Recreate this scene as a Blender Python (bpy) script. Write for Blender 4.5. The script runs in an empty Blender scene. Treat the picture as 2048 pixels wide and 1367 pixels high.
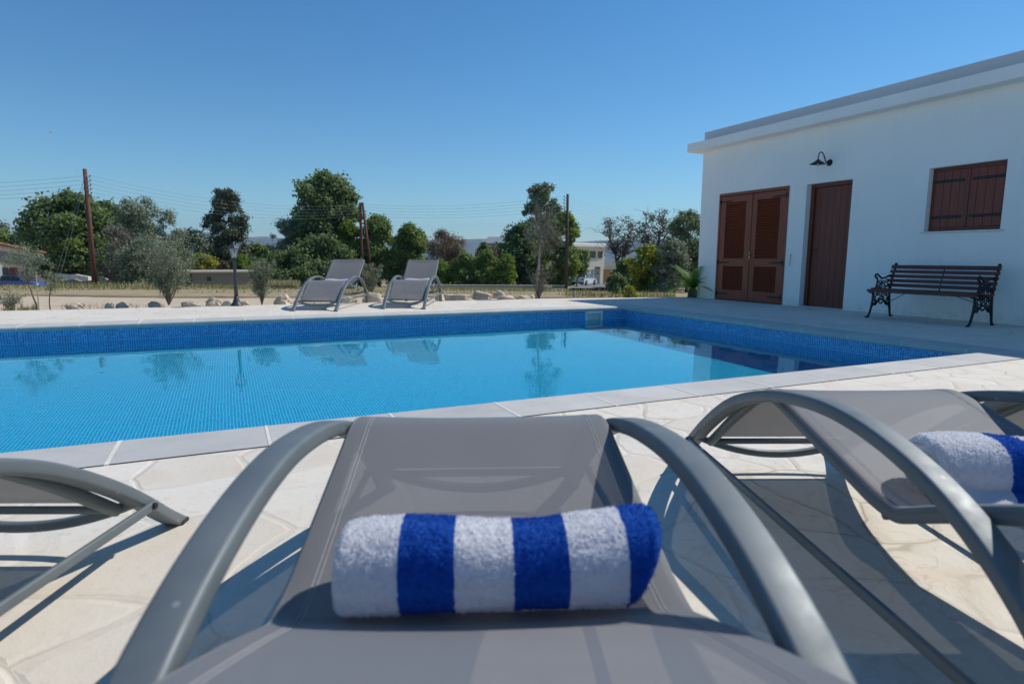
import bpy, bmesh, math, random
import numpy as np
from mathutils import Vector, Matrix, noise
R_ = math.radians
scene = bpy.context.scene
COL = scene.collection
random.seed(7); rng = np.random.default_rng(7)

# ------------------------------------------------------------------ camera
F_PX, TH, RO, CAMH = 1211.0, .13667, .00627, .83
_U = Vector((0, math.sin(TH), math.cos(TH))); _F = Vector((0, math.cos(TH), -math.sin(TH))); _X = Vector((1, 0, 0))
CR = math.cos(RO)*_X + math.sin(RO)*_U
CU = -math.sin(RO)*_X + math.cos(RO)*_U
cam_d = bpy.data.cameras.new('camera'); cam = bpy.data.objects.new('camera', cam_d); COL.objects.link(cam)
cam.matrix_world = Matrix(((CR.x, CU.x, -_F.x, 0), (CR.y, CU.y, -_F.y, 0), (CR.z, CU.z, -_F.z, CAMH), (0, 0, 0, 1)))
cam_d.sensor_width = 36; cam_d.lens = 36*F_PX/2048
cam_d.clip_start = .02; cam_d.clip_end = 30000
cam_d.dof.use_dof = True; cam_d.dof.focus_distance = 4.2; cam_d.dof.aperture_fstop = 4.0
scene.camera = cam

# ------------------------------------------------------------------ world, sun
SUN_EL = R_(47.4); SUN_AZ = R_(27.0)          # azimuth: from +X towards +Y
sd = Vector((math.cos(SUN_AZ)*math.cos(SUN_EL), math.sin(SUN_AZ)*math.cos(SUN_EL), math.sin(SUN_EL)))
w = bpy.data.worlds.new('World'); scene.world = w; w.use_nodes = True
nt = w.node_tree; bg = nt.nodes['Background']
sky = nt.nodes.new('ShaderNodeTexSky'); sky.sky_type = 'NISHITA'; sky.sun_disc = False
sky.sun_elevation = SUN_EL; sky.sun_rotation = math.pi/2 - SUN_AZ
sky.air_density = 1.0; sky.dust_density = .1; sky.ozone_density = 2.0; sky.altitude = 0
hs = nt.nodes.new('ShaderNodeHueSaturation'); hs.inputs['Saturation'].default_value = 1.28
nt.links.new(sky.outputs[0], hs.inputs['Color']); tint = nt.nodes.new('ShaderNodeMix'); tint.data_type = 'RGBA'; tint.blend_type = 'MULTIPLY'; tint.inputs[0].default_value = 1; tint.inputs[7].default_value = (.74, .985, 1.06, 1)
nt.links.new(hs.outputs[0], tint.inputs[6]); nt.links.new(tint.outputs[2], bg.inputs[0]); bg.inputs[1].default_value = .112
sl = bpy.data.lights.new('sun', 'SUN'); sl.energy = 4.3; sl.angle = R_(.53); sl.color = (1, .95, .87)
so = bpy.data.objects.new('sun', sl); COL.objects.link(so); so.rotation_euler = sd.to_track_quat('Z', 'Y').to_euler()
so.location = (20, 10, 30)
sl.cycles.is_caustics_light = True
scene.view_settings.view_transform = 'Standard'; scene.view_settings.look = 'None'
scene.view_settings.exposure = 0; scene.view_settings.gamma = 1
scene.cycles.max_bounces = 8; scene.cycles.transparent_max_bounces = 16
scene.cycles.use_denoising = True

# ------------------------------------------------------------------ frames of reference
PA = .4383
OX, OY = 1.997, 10.708
EA = Vector((-math.sin(PA), math.cos(PA), 0)); EB = Vector((math.cos(PA), math.sin(PA), 0))
def PB(b, a, z=0.0):            # pool frame -> world
    return Vector((OX, OY, 0)) + EB*b + EA*a + Vector((0, 0, z))
POOLM = Matrix(((EB.x, EA.x, 0, OX), (EB.y, EA.y, 0, OY), (0, 0, 1, 0), (0, 0, 0, 1)))
def at(u, v, Y):                # a point of the photograph at a known distance Y in front of the camera
    d = CR*((u-1024)/F_PX) - CU*((v-683.5)/F_PX) + _F
    return Vector((0, 0, CAMH)) + d*(Y/d.y)
GY = [-60, 0, 12, 16, 20, 30, 42, 51, 58, 86, 150, 400, 9000]
GZ = [-.1, -.1, -.12, -.28, -.42, -.8, -1.25, -1.75, -1.95, -2.8, -5, -9, -30]
def gz(Y, x=0.0):                # the field falls away a little more at the far left
    d = min(1, max(0, (-x-34)/7))*min(1, max(0, (Y-46)/8))*min(1, max(0, (110-Y)/30))*.55
    return float(np.interp(Y, GY, GZ))-d

# ------------------------------------------------------------------ tagging and mesh helpers
def tag(o, label=None, cat=None, group=None, kind=None):
    if label: o['label'] = label
    if cat: o['category'] = cat
    if group: o['group'] = group
    if kind: o['kind'] = kind
    return o
def empty(name, loc=(0, 0, 0), rz=0.0, label=None, cat=None, group=None):
    o = bpy.data.objects.new(name, None); COL.objects.link(o); o.location = loc; o.rotation_euler = (0, 0, rz)
    o.empty_display_size = .1
    return tag(o, label, cat, group)
def mk(name, V, Fs, mat, parent=None, smooth=False, loc=None, rz=None, mats=None, fm=None, auto=None):
    me = bpy.data.meshes.new(name)
    V = np.asarray(V, dtype=np.float32).reshape(-1, 3)
    if isinstance(Fs, np.ndarray):
        n, k = Fs.shape
        me.vertices.add(len(V)); me.vertices.foreach_set('co', V.ravel())
        me.loops.add(n*k); me.loops.foreach_set('vertex_index', Fs.astype(np.int32).ravel())
        me.polygons.add(n); me.polygons.foreach_set('loop_start', np.arange(0, n*k, k, dtype=np.int32))
        me.polygons.foreach_set('loop_total', np.full(n, k, dtype=np.int32))
        me.update(calc_edges=True)
    else:
        me.from_pydata([tuple(map(float, v)) for v in V], [], Fs); me.update()
    if mats:
        for m in mats: me.materials.append(m)
        if fm is not None: me.polygons.foreach_set('material_index', np.asarray(fm, dtype=np.int32))
    elif mat: me.materials.append(mat)
    if smooth: me.polygons.foreach_set('use_smooth', np.ones(len(me.polygons), dtype=bool))
    if auto:
        me.polygons.foreach_set('use_smooth', np.ones(len(me.polygons), dtype=bool))
        try: me.set_sharp_from_angle(angle=R_(auto))
        except Exception: pass
    o = bpy.data.objects.new(name, me); COL.objects.link(o)
    if parent is not None: o.parent = parent
    if loc is not None: o.location = loc
    if rz is not None: o.rotation_euler = (0, 0, rz)
    return o
class MB:
    """collects primitives for ONE mesh object"""
    def __init__(s): s.v = []; s.f = []
    def add(s, V, Fs):
        n = len(s.v); s.v.extend([tuple(p) for p in V]); s.f.extend([tuple(i+n for i in f) for f in Fs]); return s
    def box(s, a, b):
        x0, y0, z0 = a; x1, y1, z1 = b
        V = [(x0,y0,z0),(x1,y0,z0),(x1,y1,z0),(x0,y1,z0),(x0,y0,z1),(x1,y0,z1),(x1,y1,z1),(x0,y1,z1)]
        return s.add(V, [(0,3,2,1),(4,5,6,7),(0,1,5,4),(1,2,6,5),(2,3,7,6),(3,0,4,7)])
    def cbox(s, a, b, c=.004):          # box with chamfered edges
        bm = bmesh.new(); bmesh.ops.create_cube(bm, size=1)
        for v in bm.verts: v.co = Vector([(a[i]+b[i])/2 + v.co[i]*(b[i]-a[i]) for i in range(3)])
        bmesh.ops.bevel(bm, geom=bm.edges[:], offset=c, segments=1, affect='EDGES')
        bm.verts.index_update(); s.add([v.co[:] for v in bm.verts], [[v.index for v in f.verts] for f in bm.faces]); bm.free(); return s
    def tube(s, pts, r, n=8, caps=True, lat=None, prof=None, closed=False):
        """sweep: r scalar/list (round) or prof = list of (u,w) section points; lat = fixed side vector"""
        P = [Vector(p) for p in pts]; m = len(P); base = len(s.v)
        rr = r if hasattr(r, '__len__') else [r]*m
        prev = None
        for i in range(m):
            if closed: t = (P[(i+1) % m]-P[i-1]).normalized()
            else: t = (P[min(i+1, m-1)]-P[max(i-1, 0)]).normalized()
            if lat is not None: u = Vector(lat)
            else:
                if prev is None: u = t.orthogonal().normalized()
                else:
                    u = prev - t*prev.dot(t)
                    u = u.normalized() if u.length > 1e-6 else t.orthogonal().normalized()
                prev = u
            wv = t.cross(u).normalized()
            if prof:
                k = rr[i] if r is not None and hasattr(r, '__len__') else 1
                for (pu, pw) in prof: s.v.append(tuple(P[i]+u*pu*k+wv*pw*k))
            else:
                for j in range(n):
                    a = 2*math.pi*j/n; s.v.append(tuple(P[i]+u*math.cos(a)*rr[i]+wv*math.sin(a)*rr[i]))
        k = len(prof) if prof else n
        for i in range(m if closed else m-1):
            i2 = (i+1) % m
            for j in range(k):
                j2 = (j+1) % k
                s.f.append((base+i*k+j, base+i*k+j2, base+i2*k+j2, base+i2*k+j))
        if caps and not closed:
            s.f.append(tuple(base+j for j in range(k))[::-1]); s.f.append(tuple(base+(m-1)*k+j for j in range(k)))
        return s
    def lathe(s, prof, n=20, c=(0, 0, 0)):
        base = len(s.v); m = len(prof)
        for (r, z) in prof:
            for j in range(n):
                a = 2*math.pi*j/n; s.v.append((c[0]+r*math.cos(a), c[1]+r*math.sin(a), c[2]+z))
        for i in range(m-1):
            for j in range(n):
                j2 = (j+1) % n
                s.f.append((base+i*n+j, base+i*n+j2, base+(i+1)*n+j2, base+(i+1)*n+j))
        s.f.append(tuple(base+j for j in range(n))[::-1]); s.f.append(tuple(base+(m-1)*n+j for j in range(n)))
        return s
    def xf(s, M):
        s.v = [tuple(M @ Vector(p)) for p in s.v]; return s
    def build(s, name, mat, parent=None, smooth=False, auto=None, loc=None, rz=None):
        return mk(name, s.v, s.f, mat, parent, smooth=smooth, auto=auto, loc=loc, rz=rz)
def spline(pts, n=8):           # Catmull-Rom through pts
    P = [np.array(p, float) for p in pts]; P = [2*P[0]-P[1]]+P+[2*P[-1]-P[-2]]; out = []
    for i in range(1, len(P)-2):
        for k in range(n):
            t = k/n; a, b, c, d = P[i-1], P[i], P[i+1], P[i+2]
            out.append(.5*((2*b)+(-a+c)*t+(2*a-5*b+4*c-d)*t*t+(-a+3*b-3*c+d)*t**3))
    out.append(P[-2]); return out
def rrect(wd, h, r, n=3):       # rounded rectangle section
    out = []
    for cx, cy, a0 in ((wd/2-r, h/2-r, 0), (-wd/2+r, h/2-r, 90), (-wd/2+r, -h/2+r, 180), (wd/2-r, -h/2+r, 270)):
        for k in range(n+1):
            a = R_(a0+90*k/n); out.append((cx+r*math.cos(a), cy+r*math.sin(a)))
    return out

# ------------------------------------------------------------------ material helpers
def newmat(name):
    m = bpy.data.materials.new(name); m.use_nodes = True
    n = m.node_tree; b = n.nodes['Principled BSDF']; return m, n, b
def N(n, t, **kw):
    d = n.nodes.new(t)
    for k, v in kw.items(): setattr(d, k, v)
    return d
def link(n, a, b): n.links.new(a, b)
def ramp(n, fac, stops, interp='LINEAR'):
    r = N(n, 'ShaderNodeValToRGB'); r.color_ramp.interpolation = interp
    el = r.color_ramp.elements
    while len(el) < len(stops): el.new(.5)
    for e, (p, c) in zip(el, stops):
        e.position = p; e.color = (*c, 1) if len(c) == 3 else c
    link(n, fac, r.inputs[0]); return r.outputs[0]
def coord(n, kind='Object', scale=None, rot=None):
    t = N(n, 'ShaderNodeTexCoord'); out = t.outputs[kind]
    if scale is not None or rot is not None:
        mp = N(n, 'ShaderNodeMapping')
        if scale is not None: mp.inputs['Scale'].default_value = scale if hasattr(scale, '__len__') else (scale,)*3
        if rot is not None: mp.inputs['Rotation'].default_value = rot
        link(n, out, mp.inputs[0]); out = mp.outputs[0]
    return out
def noisef(n, vec, scale, detail=4, rough=.55, dist=0):
    t = N(n, 'ShaderNodeTexNoise'); t.inputs['Scale'].default_value = scale; t.inputs['Detail'].default_value = detail
    t.inputs['Roughness'].default_value = rough; t.inputs['Distortion'].default_value = dist
    link(n, vec, t.inputs['Vector']); return t.outputs['Fac']
def mixc(n, fac, a, b, mode='MIX'):
    m = N(n, 'ShaderNodeMix', data_type='RGBA', blend_type=mode)
    for sock, val in ((m.inputs[0], fac), (m.inputs[6], a), (m.inputs[7], b)):
        if hasattr(val, 'is_output'): link(n, val, sock)
        elif hasattr(val, '__len__'): sock.default_value = (*val, 1) if len(val) == 3 else val
        else: sock.default_value = val
    return m.outputs[2]
def mth(n, op, a, b=None, c=None):
    m = N(n, 'ShaderNodeMath', operation=op)
    for i, v in enumerate((a, b, c)):
        if v is None: continue
        if hasattr(v, 'is_output'): link(n, v, m.inputs[i])
        else: m.inputs[i].default_value = v
    return m.outputs[0]
def bump(n, b, h, strength=.3, dist=.01):
    bp = N(n, 'ShaderNodeBump'); bp.inputs['Strength'].default_value = strength; bp.inputs['Distance'].default_value = dist
    link(n, h, bp.inputs['Height']); link(n, bp.outputs[0], b.inputs['Normal']); return bp
def simple(name, c, rough=.6, metal=0, var=.15, vs=8, bmp=0, bs=60, spec=None):
    m, n, b = newmat(name); v = coord(n)
    f = noisef(n, v, vs)
    lo = tuple(x*(1-var) for x in c); hi = tuple(min(1, x*(1+var)) for x in c)
    link(n, ramp(n, f, [(.3, lo), (.7, hi)]), b.inputs['Base Color'])
    b.inputs['Roughness'].default_value = rough; b.inputs['Metallic'].default_value = metal
    if spec is not None: b.inputs['Specular IOR Level'].default_value = spec
    if bmp: bump(n, b, noisef(n, v, bs, 3), bmp, .004)
    return m

# --- stucco
def mat_stucco(name='white_render', c=(.90, .888, .865)):
    m, n, b = newmat(name); v = coord(n)
    f = noisef(n, v, .9, 5, .6); g = noisef(n, v, 9, 4, .6)
    col = ramp(n, f, [(.25, tuple(x*.93 for x in c)), (.7, c)])
    col = mixc(n, mth(n, 'MULTIPLY', g, .10), col, tuple(x*.8 for x in c))
    # splash dirt along the foot and a few faint run marks
    sx = N(n, 'ShaderNodeSeparateXYZ'); link(n, v, sx.inputs[0])
    lowz = N(n, 'ShaderNodeMapRange'); lowz.inputs['From Min'].default_value = .22; lowz.inputs['From Max'].default_value = .0; link(n, sx.outputs[2], lowz.inputs['Value'])
    dirt = mth(n, 'MULTIPLY', lowz.outputs[0], ramp(n, noisef(n, v, 7, 5, .7), [(.38, (0, 0, 0)), (.7, (.5, .5, .5))]))
    col = mixc(n, dirt, col, (.38, .33, .26))
    runs = noisef(n, coord(n, 'Object', (6, 6, .35)), 2.2, 4, .6)
    col = mixc(n, ramp(n, runs, [(.56, (0, 0, 0)), (.8, (.22, .22, .22))]), col, tuple(x*.72 for x in c))
    link(n, col, b.inputs['Base Color']); b.inputs['Roughness'].default_value = .9
    hh = mth(n, 'ADD', mth(n, 'MULTIPLY', noisef(n, v, 120, 3), .3), noisef(n, v, 5, 3, .5))
    bump(n, b, hh, .22, .006); return m
M_STUCCO = mat_stucco()
# --- crazy paving
def mat_paving():
    m, n, b = newmat('stone_paving'); v = coord(n, 'Object')
    def warp(vec, scale, amp, detail):
        dn = N(n, 'ShaderNodeTexNoise'); dn.inputs['Scale'].default_value = scale; dn.inputs['Detail'].default_value = detail; link(n, v, dn.inputs['Vector'])
        sub = N(n, 'ShaderNodeVectorMath', operation='SUBTRACT'); link(n, dn.outputs['Color'], sub.inputs[0]); sub.inputs[1].default_value = (.5, .5, .5)
        scl = N(n, 'ShaderNodeVectorMath', operation='SCALE'); link(n, sub.outputs[0], scl.inputs[0]); scl.inputs['Scale'].default_value = amp
        ad = N(n, 'ShaderNodeVectorMath', operation='ADD'); link(n, vec, ad.inputs[0]); link(n, scl.outputs[0], ad.inputs[1]); return ad.outputs[0]
    wv = warp(warp(v, 1.3, .45, 1), 12, .022, 4)
    def vor(feature, sc, out, vec=wv):
        t = N(n, 'ShaderNodeTexVoronoi', feature=feature); t.inputs['Scale'].default_value = sc; t.inputs['Randomness'].default_value = .9
        link(n, vec, t.inputs['Vector']); return t.outputs[out]
    edge = vor('DISTANCE_TO_EDGE', 2.7, 'Distance'); cell = vor('F1', 2.7, 'Color')
    bwn = N(n, 'ShaderNodeRGBToBW'); link(n, cell, bwn.inputs[0])
    fine = noisef(n, v, 30, 6, .68); mid = noisef(n, v, 5, 5, .62); big = noisef(n, v, .8, 4, .6); grit = noisef(n, v, 160, 3, .6)
    col = ramp(n, bwn.outputs[0], [(.1, (.64, .575, .475)), (.45, (.73, .675, .58)), (.8, (.68, .635, .555))])
    col = mixc(n, ramp(n, big, [(.4, (0, 0, 0)), (.7, (.5, .5, .5))]), col, (.77, .73, .65))
    col = mixc(n, ramp(n, mid, [(.5, (0, 0, 0)), (.78, (.6, .6, .6))]), col, (.62, .50, .37))
    # veins of rust in some stones
    vein = noisef(n, warp(v, 3, .3, 3), 4.5, 3, .5, 1.5)
    vm = ramp(n, vein, [(.485, (0, 0, 0)), (.50, (.45, .45, .45)), (.515, (0, 0, 0))])
    col = mixc(n, mixc(n, 1.0, vm, ramp(n, bwn.outputs[0], [(.45, (0, 0, 0)), (.6, (1, 1, 1))]), 'MULTIPLY'), col, (.52, .36, .24))
    col = mixc(n, ramp(n, fine, [(.52, (0, 0, 0)), (.82, (.5, .5, .5))]), col, (.50, .43, .34))
    col = mixc(n, mth(n, 'MULTIPLY', grit, .12), col, (.4, .35, .28))
    # joints: shallow mortar, level with the stone in places, a dark crack line here and there
    jn = noisef(n, v, 2.1, 3, .6)
    def near(w_):
        mr = N(n, 'ShaderNodeMapRange'); mr.inputs['From Min'].default_value = w_*.35; mr.inputs['From Max'].default_value = w_; link(n, edge, mr.inputs['Value']); return mr.outputs[0]
    jmask = mth(n, 'SUBTRACT', 1.0, near(.028))
    jstr = ramp(n, noisef(n, v, .55, 2), [(.42, (.10,)*3), (.62, (.45,)*3)])
    col = mixc(n, mth(n, 'MULTIPLY', jmask, jstr), col, (.55, .475, .37))
    crack = mth(n, 'SUBTRACT', 1.0, near(.010))
    col = mixc(n, mth(n, 'MULTIPLY', mth(n, 'MULTIPLY', crack, mth(n, 'MULTIPLY', jstr, 1.3)), ramp(n, jn, [(.42, (0, 0, 0)), (.56, (1, 1, 1))])), col, (.22, .17, .12))
    sp = N(n, 'ShaderNodeTexVoronoi', feature='F1'); sp.inputs['Scale'].default_value = 8; link(n, v, sp.inputs['Vector'])
    col = mixc(n, mth(n, 'MULTIPLY', mth(n, 'LESS_THAN', sp.outputs['Distance'], .03), .5), col, (.25, .2, .15))
    link(n, col, b.inputs['Base Color']); b.inputs['Roughness'].default_value = .82
    h = mth(n, 'ADD', mth(n, 'MULTIPLY', near(.045), .6), mth(n, 'MULTIPLY', fine, .35))
    h = mth(n, 'ADD', h, mth(n, 'MULTIPLY', mid, .7)); h = mth(n, 'ADD', h, mth(n, 'MULTIPLY', grit, .12))
    bump(n, b, h, .6, .007); return m
M_PAVE = mat_paving()
def mat_coping():
    m, n, b = newmat('coping_stone'); v = coord(n)
    f = noisef(n, v, 3, 5, .65); g = noisef(n, coord(n, 'Object', (4, 30, 8)), 2, 5, .6)
    oi = N(n, 'ShaderNodeNewGeometry').outputs['Random Per Island']
    col = ramp(n, f, [(.3, (.44, .43, .41)), (.7, (.58, .565, .53))])
    col = mixc(n, mth(n, 'MULTIPLY', oi, .35), col, (.33, .335, .33))
    col = mixc(n, ramp(n, g, [(.5, (0, 0, 0)), (.75, (.4, .4, .4))]), col, (.58, .56, .52))
    link(n, col, b.inputs['Base Color']); b.inputs['Roughness'].default_value = .75
    bump(n, b, noisef(n, v, 40, 4), .2, .004); return m
M_COPING = mat_coping()
M_GROUT = simple('light_grout', (.66, .64, .58), .9, var=.1)
# --- glass mosaic
def mat_mosaic(name, horizontal):
    m, n, b = newmat(name); v = coord(n, 'Object')
    T = .0255
    sx = N(n, 'ShaderNodeSeparateXYZ')
    dn = N(n, 'ShaderNodeTexNoise'); dn.inputs['Scale'].default_value = 5; dn.inputs['Detail'].default_value = 2
    link(n, v, sx.inputs[0])
    X, Y, Z = sx.outputs
    if horizontal: c1, c2 = X, Y
    else: c1, c2 = mth(n, 'ADD', X, Y), Z
    def cellf(c, off=0.):
        q = mth(n, 'DIVIDE', mth(n, 'ADD', c, 40.0+off), T); fr = mth(n, 'FRACT', q); fl = mth(n, 'FLOOR', q)
        d = mth(n, 'MINIMUM', fr, mth(n, 'SUBTRACT', 1.0, fr)); return d, fl, q
    d1, f1, q1 = cellf(c1); d2, f2, q2 = cellf(c2)
    g = mth(n, 'LESS_THAN', mth(n, 'MINIMUM', d1, d2), .10)
    cb = N(n, 'ShaderNodeCombineXYZ'); link(n, f1, cb.inputs[0]); link(n, f2, cb.inputs[1])
    wn = N(n, 'ShaderNodeTexWhiteNoise', noise_dimensions='2D'); link(n, cb.outputs[0], wn.inputs['Vector'])
    if horizontal:
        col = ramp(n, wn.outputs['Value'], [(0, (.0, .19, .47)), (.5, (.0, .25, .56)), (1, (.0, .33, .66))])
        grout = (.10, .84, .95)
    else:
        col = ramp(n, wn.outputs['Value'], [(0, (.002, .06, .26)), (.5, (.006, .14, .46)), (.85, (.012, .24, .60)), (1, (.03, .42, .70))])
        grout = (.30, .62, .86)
    # mosaic comes in sheets of 12 tiles: a slightly wider joint
    col = mixc(n, g, col, grout)
    link(n, col, b.inputs['Base Color'])
    b.inputs['Roughness'].default_value = .22
    if not horizontal: bump(n, b, mth(n, 'SUBTRACT', 1.0, g), .3, .001)
    return m
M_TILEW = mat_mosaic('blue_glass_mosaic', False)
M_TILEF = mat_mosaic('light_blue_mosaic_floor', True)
def mat_water():
    m, n, b = newmat('pool_water'); n.nodes.remove(b); out = n.nodes['Material Output']
    v = coord(n)
    w1 = noisef(n, v, 2.6, 2, .5); w2 = noisef(n, v, 9, 2, .5)
    h = mth(n, 'ADD', w1, mth(n, 'MULTIPLY', w2, .22))
    bp = N(n, 'ShaderNodeBump'); bp.inputs['Strength'].default_value = .5; bp.inputs['Distance'].default_value = .0030; link(n, h, bp.inputs['Height'])
    gl = N(n, 'ShaderNodeBsdfGlass'); gl.inputs['Roughness'].default_value = 0; gl.inputs['IOR'].default_value = 1.333; gl.inputs[0].default_value = (.80, 1.0, 1.0, 1)
    link(n, bp.outputs[0], gl.inputs['Normal'])
    link(n, gl.outputs[0], out.inputs[0]); return m
M_WATER = mat_water()
def mat_wood(name, c, dark, ax='Z', rough=.45):
    m, n, b = newmat(name)
    s = {'Z': (14, 14, 1.2), 'X': (1.2, 14, 14), 'Y': (14, 1.2, 14)}[ax]
    v = coord(n, 'Object', s); f = noisef(n, v, 2.5, 6, .65, .6); g = noisef(n, coord(n), 1.5, 3)
    col = ramp(n, f, [(.3, dark), (.65, c)]); col = mixc(n, mth(n, 'MULTIPLY', g, .4), col, dark)
    link(n, col, b.inputs['Base Color']); b.inputs['Roughness'].default_value = rough
    bump(n, b, f, .15, .002); return m
M_WOOD = mat_wood('mahogany_wood', (.33, .072, .030), (.17, .036, .016))
M_WOODD = mat_wood('dark_door_wood', (.20, .042, .022), (.11, .024, .014))
M_BENCHW = mat_wood('bench_wood', (.14, .034, .024), (.07, .018, .013), 'Y')
M_IRON = simple('black_cast_iron', (.018, .018, .02), .5, .3, .3)
M_BRASS = simple('brass', (.35, .25, .12), .4, 1)
def mat_frame():
    m, n, b = newmat('grey_painted_aluminium'); v = coord(n)
    link(n, ramp(n, noisef(n, v, 5, 4), [(.3, (.125, .148, .157)), (.7, (.16, .185, .193))]), b.inputs['Base Color'])
    b.inputs['Metallic'].default_value = .2
    link(n, ramp(n, noisef(n, v, 20, 4), [(.3, (.46,)*3), (.7, (.62,)*3)]), b.inputs['Roughness'])
    # dried water spots
    t = N(n, 'ShaderNodeTexVoronoi'); t.inputs['Scale'].default_value = 30; link(n, v, t.inputs['Vector'])
    sp = mth(n, 'MULTIPLY', mth(n, 'LESS_THAN', t.outputs['Distance'], .13), mth(n, 'GREATER_THAN', noisef(n, v, 6, 2), .56))
    old = b.inputs['Base Color'].links[0].from_socket; link(n, mixc(n, mth(n, 'MULTIPLY', sp, .35), old, (.5, .5, .5)), b.inputs['Base Color'])
    bump(n, b, noisef(n, v, 300, 2), .06, .001); return m
M_FRAME = mat_frame()
def mat_sling():
    m, n, b = newmat('grey_sling_mesh'); v = coord(n, 'Object'); out = n.nodes['Material Output']
    w1 = N(n, 'ShaderNodeTexWave', bands_direction='X'); w1.inputs['Scale'].default_value = 170; link(n, v, w1.inputs[0])
    w2 = N(n, 'ShaderNodeTexWave', bands_direction='Y'); w2.inputs['Scale'].default_value = 170; link(n, v, w2.inputs[0])
    f = noisef(n, v, 3, 4)
    col = ramp(n, f, [(.3, (.140, .141, .147)), (.7, (.164, .164, .170))])
    col = mixc(n, mth(n, 'MULTIPLY', mth(n, 'MULTIPLY', w1.outputs['Fac'], w2.outputs['Fac']), .3), col, (.12, .115, .12))
    link(n, col, b.inputs['Base Color']); b.inputs['Roughness'].default_value = .62
    b.inputs['Specular IOR Level'].default_value = .35
    b.inputs['Sheen Weight'].default_value = .35
    bump(n, b, mth(n, 'ADD', w1.outputs['Fac'], w2.outputs['Fac']), .12, .0006)
    tr = N(n, 'ShaderNodeBsdfTransparent'); tl = N(n, 'ShaderNodeBsdfTranslucent'); tl.inputs[0].default_value = (.16, .13, .11, 1)
    m1 = N(n, 'ShaderNodeMixShader'); m1.inputs[0].default_value = .10; link(n, b.outputs[0], m1.inputs[1]); link(n, tl.outputs[0], m1.inputs[2])
    m2 = N(n, 'ShaderNodeMixShader'); m2.inputs[0].default_value = .07; link(n, m1.outputs[0], m2.inputs[1]); link(n, tr.outputs[0], m2.inputs[2])
    link(n, m2.outputs[0], out.inputs[0]); return m
M_SLING = mat_sling()
M_SEAM = simple('pale_seam_thread', (.40, .39, .39), .7)
def mat_towel(name, stripes, white_to=None):
    m, n, b = newmat(name); v = coord(n, 'Object')
    if stripes:
        sx = N(n, 'ShaderNodeSeparateXYZ'); link(n, v, sx.inputs[0])
        wob = mth(n, 'MULTIPLY', mth(n, 'SUBTRACT', noisef(n, v, 90, 3), .5), .005)
        x = mth(n, 'ADD', mth(n, 'ADD', sx.outputs[0], wob), .156*20+stripes)
        q = mth(n, 'MODULO', x, .156)
        isb = mth(n, 'LESS_THAN', q, .0755)
        if white_to is not None: isb = mth(n, 'MULTIPLY', isb, mth(n, 'GREATER_THAN', sx.outputs[0], white_to))
        col = mixc(n, isb, (.90, .90, .92), (.004, .10, .50))
    else: col = mixc(n, 0.0, (.80, .80, .82), (.8, .8, .82))
    link(n, mixc(n, mth(n, 'MULTIPLY', noisef(n, v, 160, 3), .14), col, mixc(n, .6, col, (.3, .3, .4))), b.inputs['Base Color'])
    b.inputs['Roughness'].default_value = .95; b.inputs['Specular IOR Level'].default_value = .1
    out = n.nodes['Material Output']; tl = N(n, 'ShaderNodeBsdfTranslucent'); link(n, col, tl.inputs[0])
    mx = N(n, 'ShaderNodeMixShader'); mx.inputs[0].default_value = .35; link(n, b.outputs[0], mx.inputs[1]); link(n, tl.outputs[0], mx.inputs[2]); link(n, mx.outputs[0], out.inputs[0])
    b.inputs['Sheen Weight'].default_value = .08
    bump(n, b, noisef(n, v, 520, 3, .7), .6, .002); return m
M_TOWEL = mat_towel('striped_terry', .127, -.15); M_TOWEL2 = mat_towel('striped_terry_second', .082, -.12); M_TOWELW = mat_towel('white_terry', 0)
def mat_leaf(name, cols, rough=.6, trans=.42):
    m, n, b = newmat(name); out = n.nodes['Material Output']
    geo = N(n, 'ShaderNodeNewGeometry'); f = noisef(n, coord(n), .55, 3)
    q = mth(n, 'ADD', mth(n, 'MULTIPLY', geo.outputs['Random Per Island'], .6), mth(n, 'MULTIPLY', mth(n, 'SUBTRACT', f, .3), .9))
    k = len(cols)
    col = ramp(n, q, [(i/(k-1)*.9+.05, c) for i, c in enumerate(cols)])
    link(n, col, b.inputs['Base Color']); b.inputs['Roughness'].default_value = rough; b.inputs['Specular IOR Level'].default_value = .35
    tl = N(n, 'ShaderNodeBsdfTranslucent'); link(n, mixc(n, .5, col, (.16, .22, .02), 'ADD'), tl.inputs[0])
    mx = N(n, 'ShaderNodeMixShader'); mx.inputs[0].default_value = trans; link(n, b.outputs[0], mx.inputs[1]); link(n, tl.outputs[0], mx.inputs[2])
    link(n, mx.outputs[0], out.inputs[0]); return m
L_DARK = mat_leaf('dark_green_leaf', [(0.060, 0.096, 0.054), (0.110, 0.168, 0.074), (0.179, 0.250, 0.100), (0.281, 0.336, 0.156)])
L_MID = mat_leaf('mid_green_leaf', [(0.067, 0.110, 0.041), (0.125, 0.191, 0.056), (0.199, 0.279, 0.077), (0.294, 0.368, 0.117)])
L_BRIGHT = mat_leaf('bright_green_leaf', [(0.063, 0.116, 0.021), (0.126, 0.210, 0.032), (0.210, 0.294, 0.042), (0.294, 0.347, 0.053)])
L_YEL = mat_leaf('yellow_green_leaf', [(.13, .15, .02), (.25, .27, .03), (.40, .38, .05), (.36, .22, .06)])
L_OLIVE = mat_leaf('olive_grey_leaf', [(0.101, 0.123, 0.078), (0.168, 0.202, 0.129), (0.258, 0.291, 0.190), (0.347, 0.370, 0.258)], .6, .15)
L_GREY = mat_leaf('grey_brown_twig_leaf', [(.10, .085, .07), (.16, .14, .12), (.21, .185, .16), (.12, .13, .08)], .7, .15)
L_RED = mat_leaf('russet_leaf', [(.12, .06, .045), (.20, .10, .07), (.26, .16, .12), (.12, .13, .05)], .7, .2)
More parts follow.
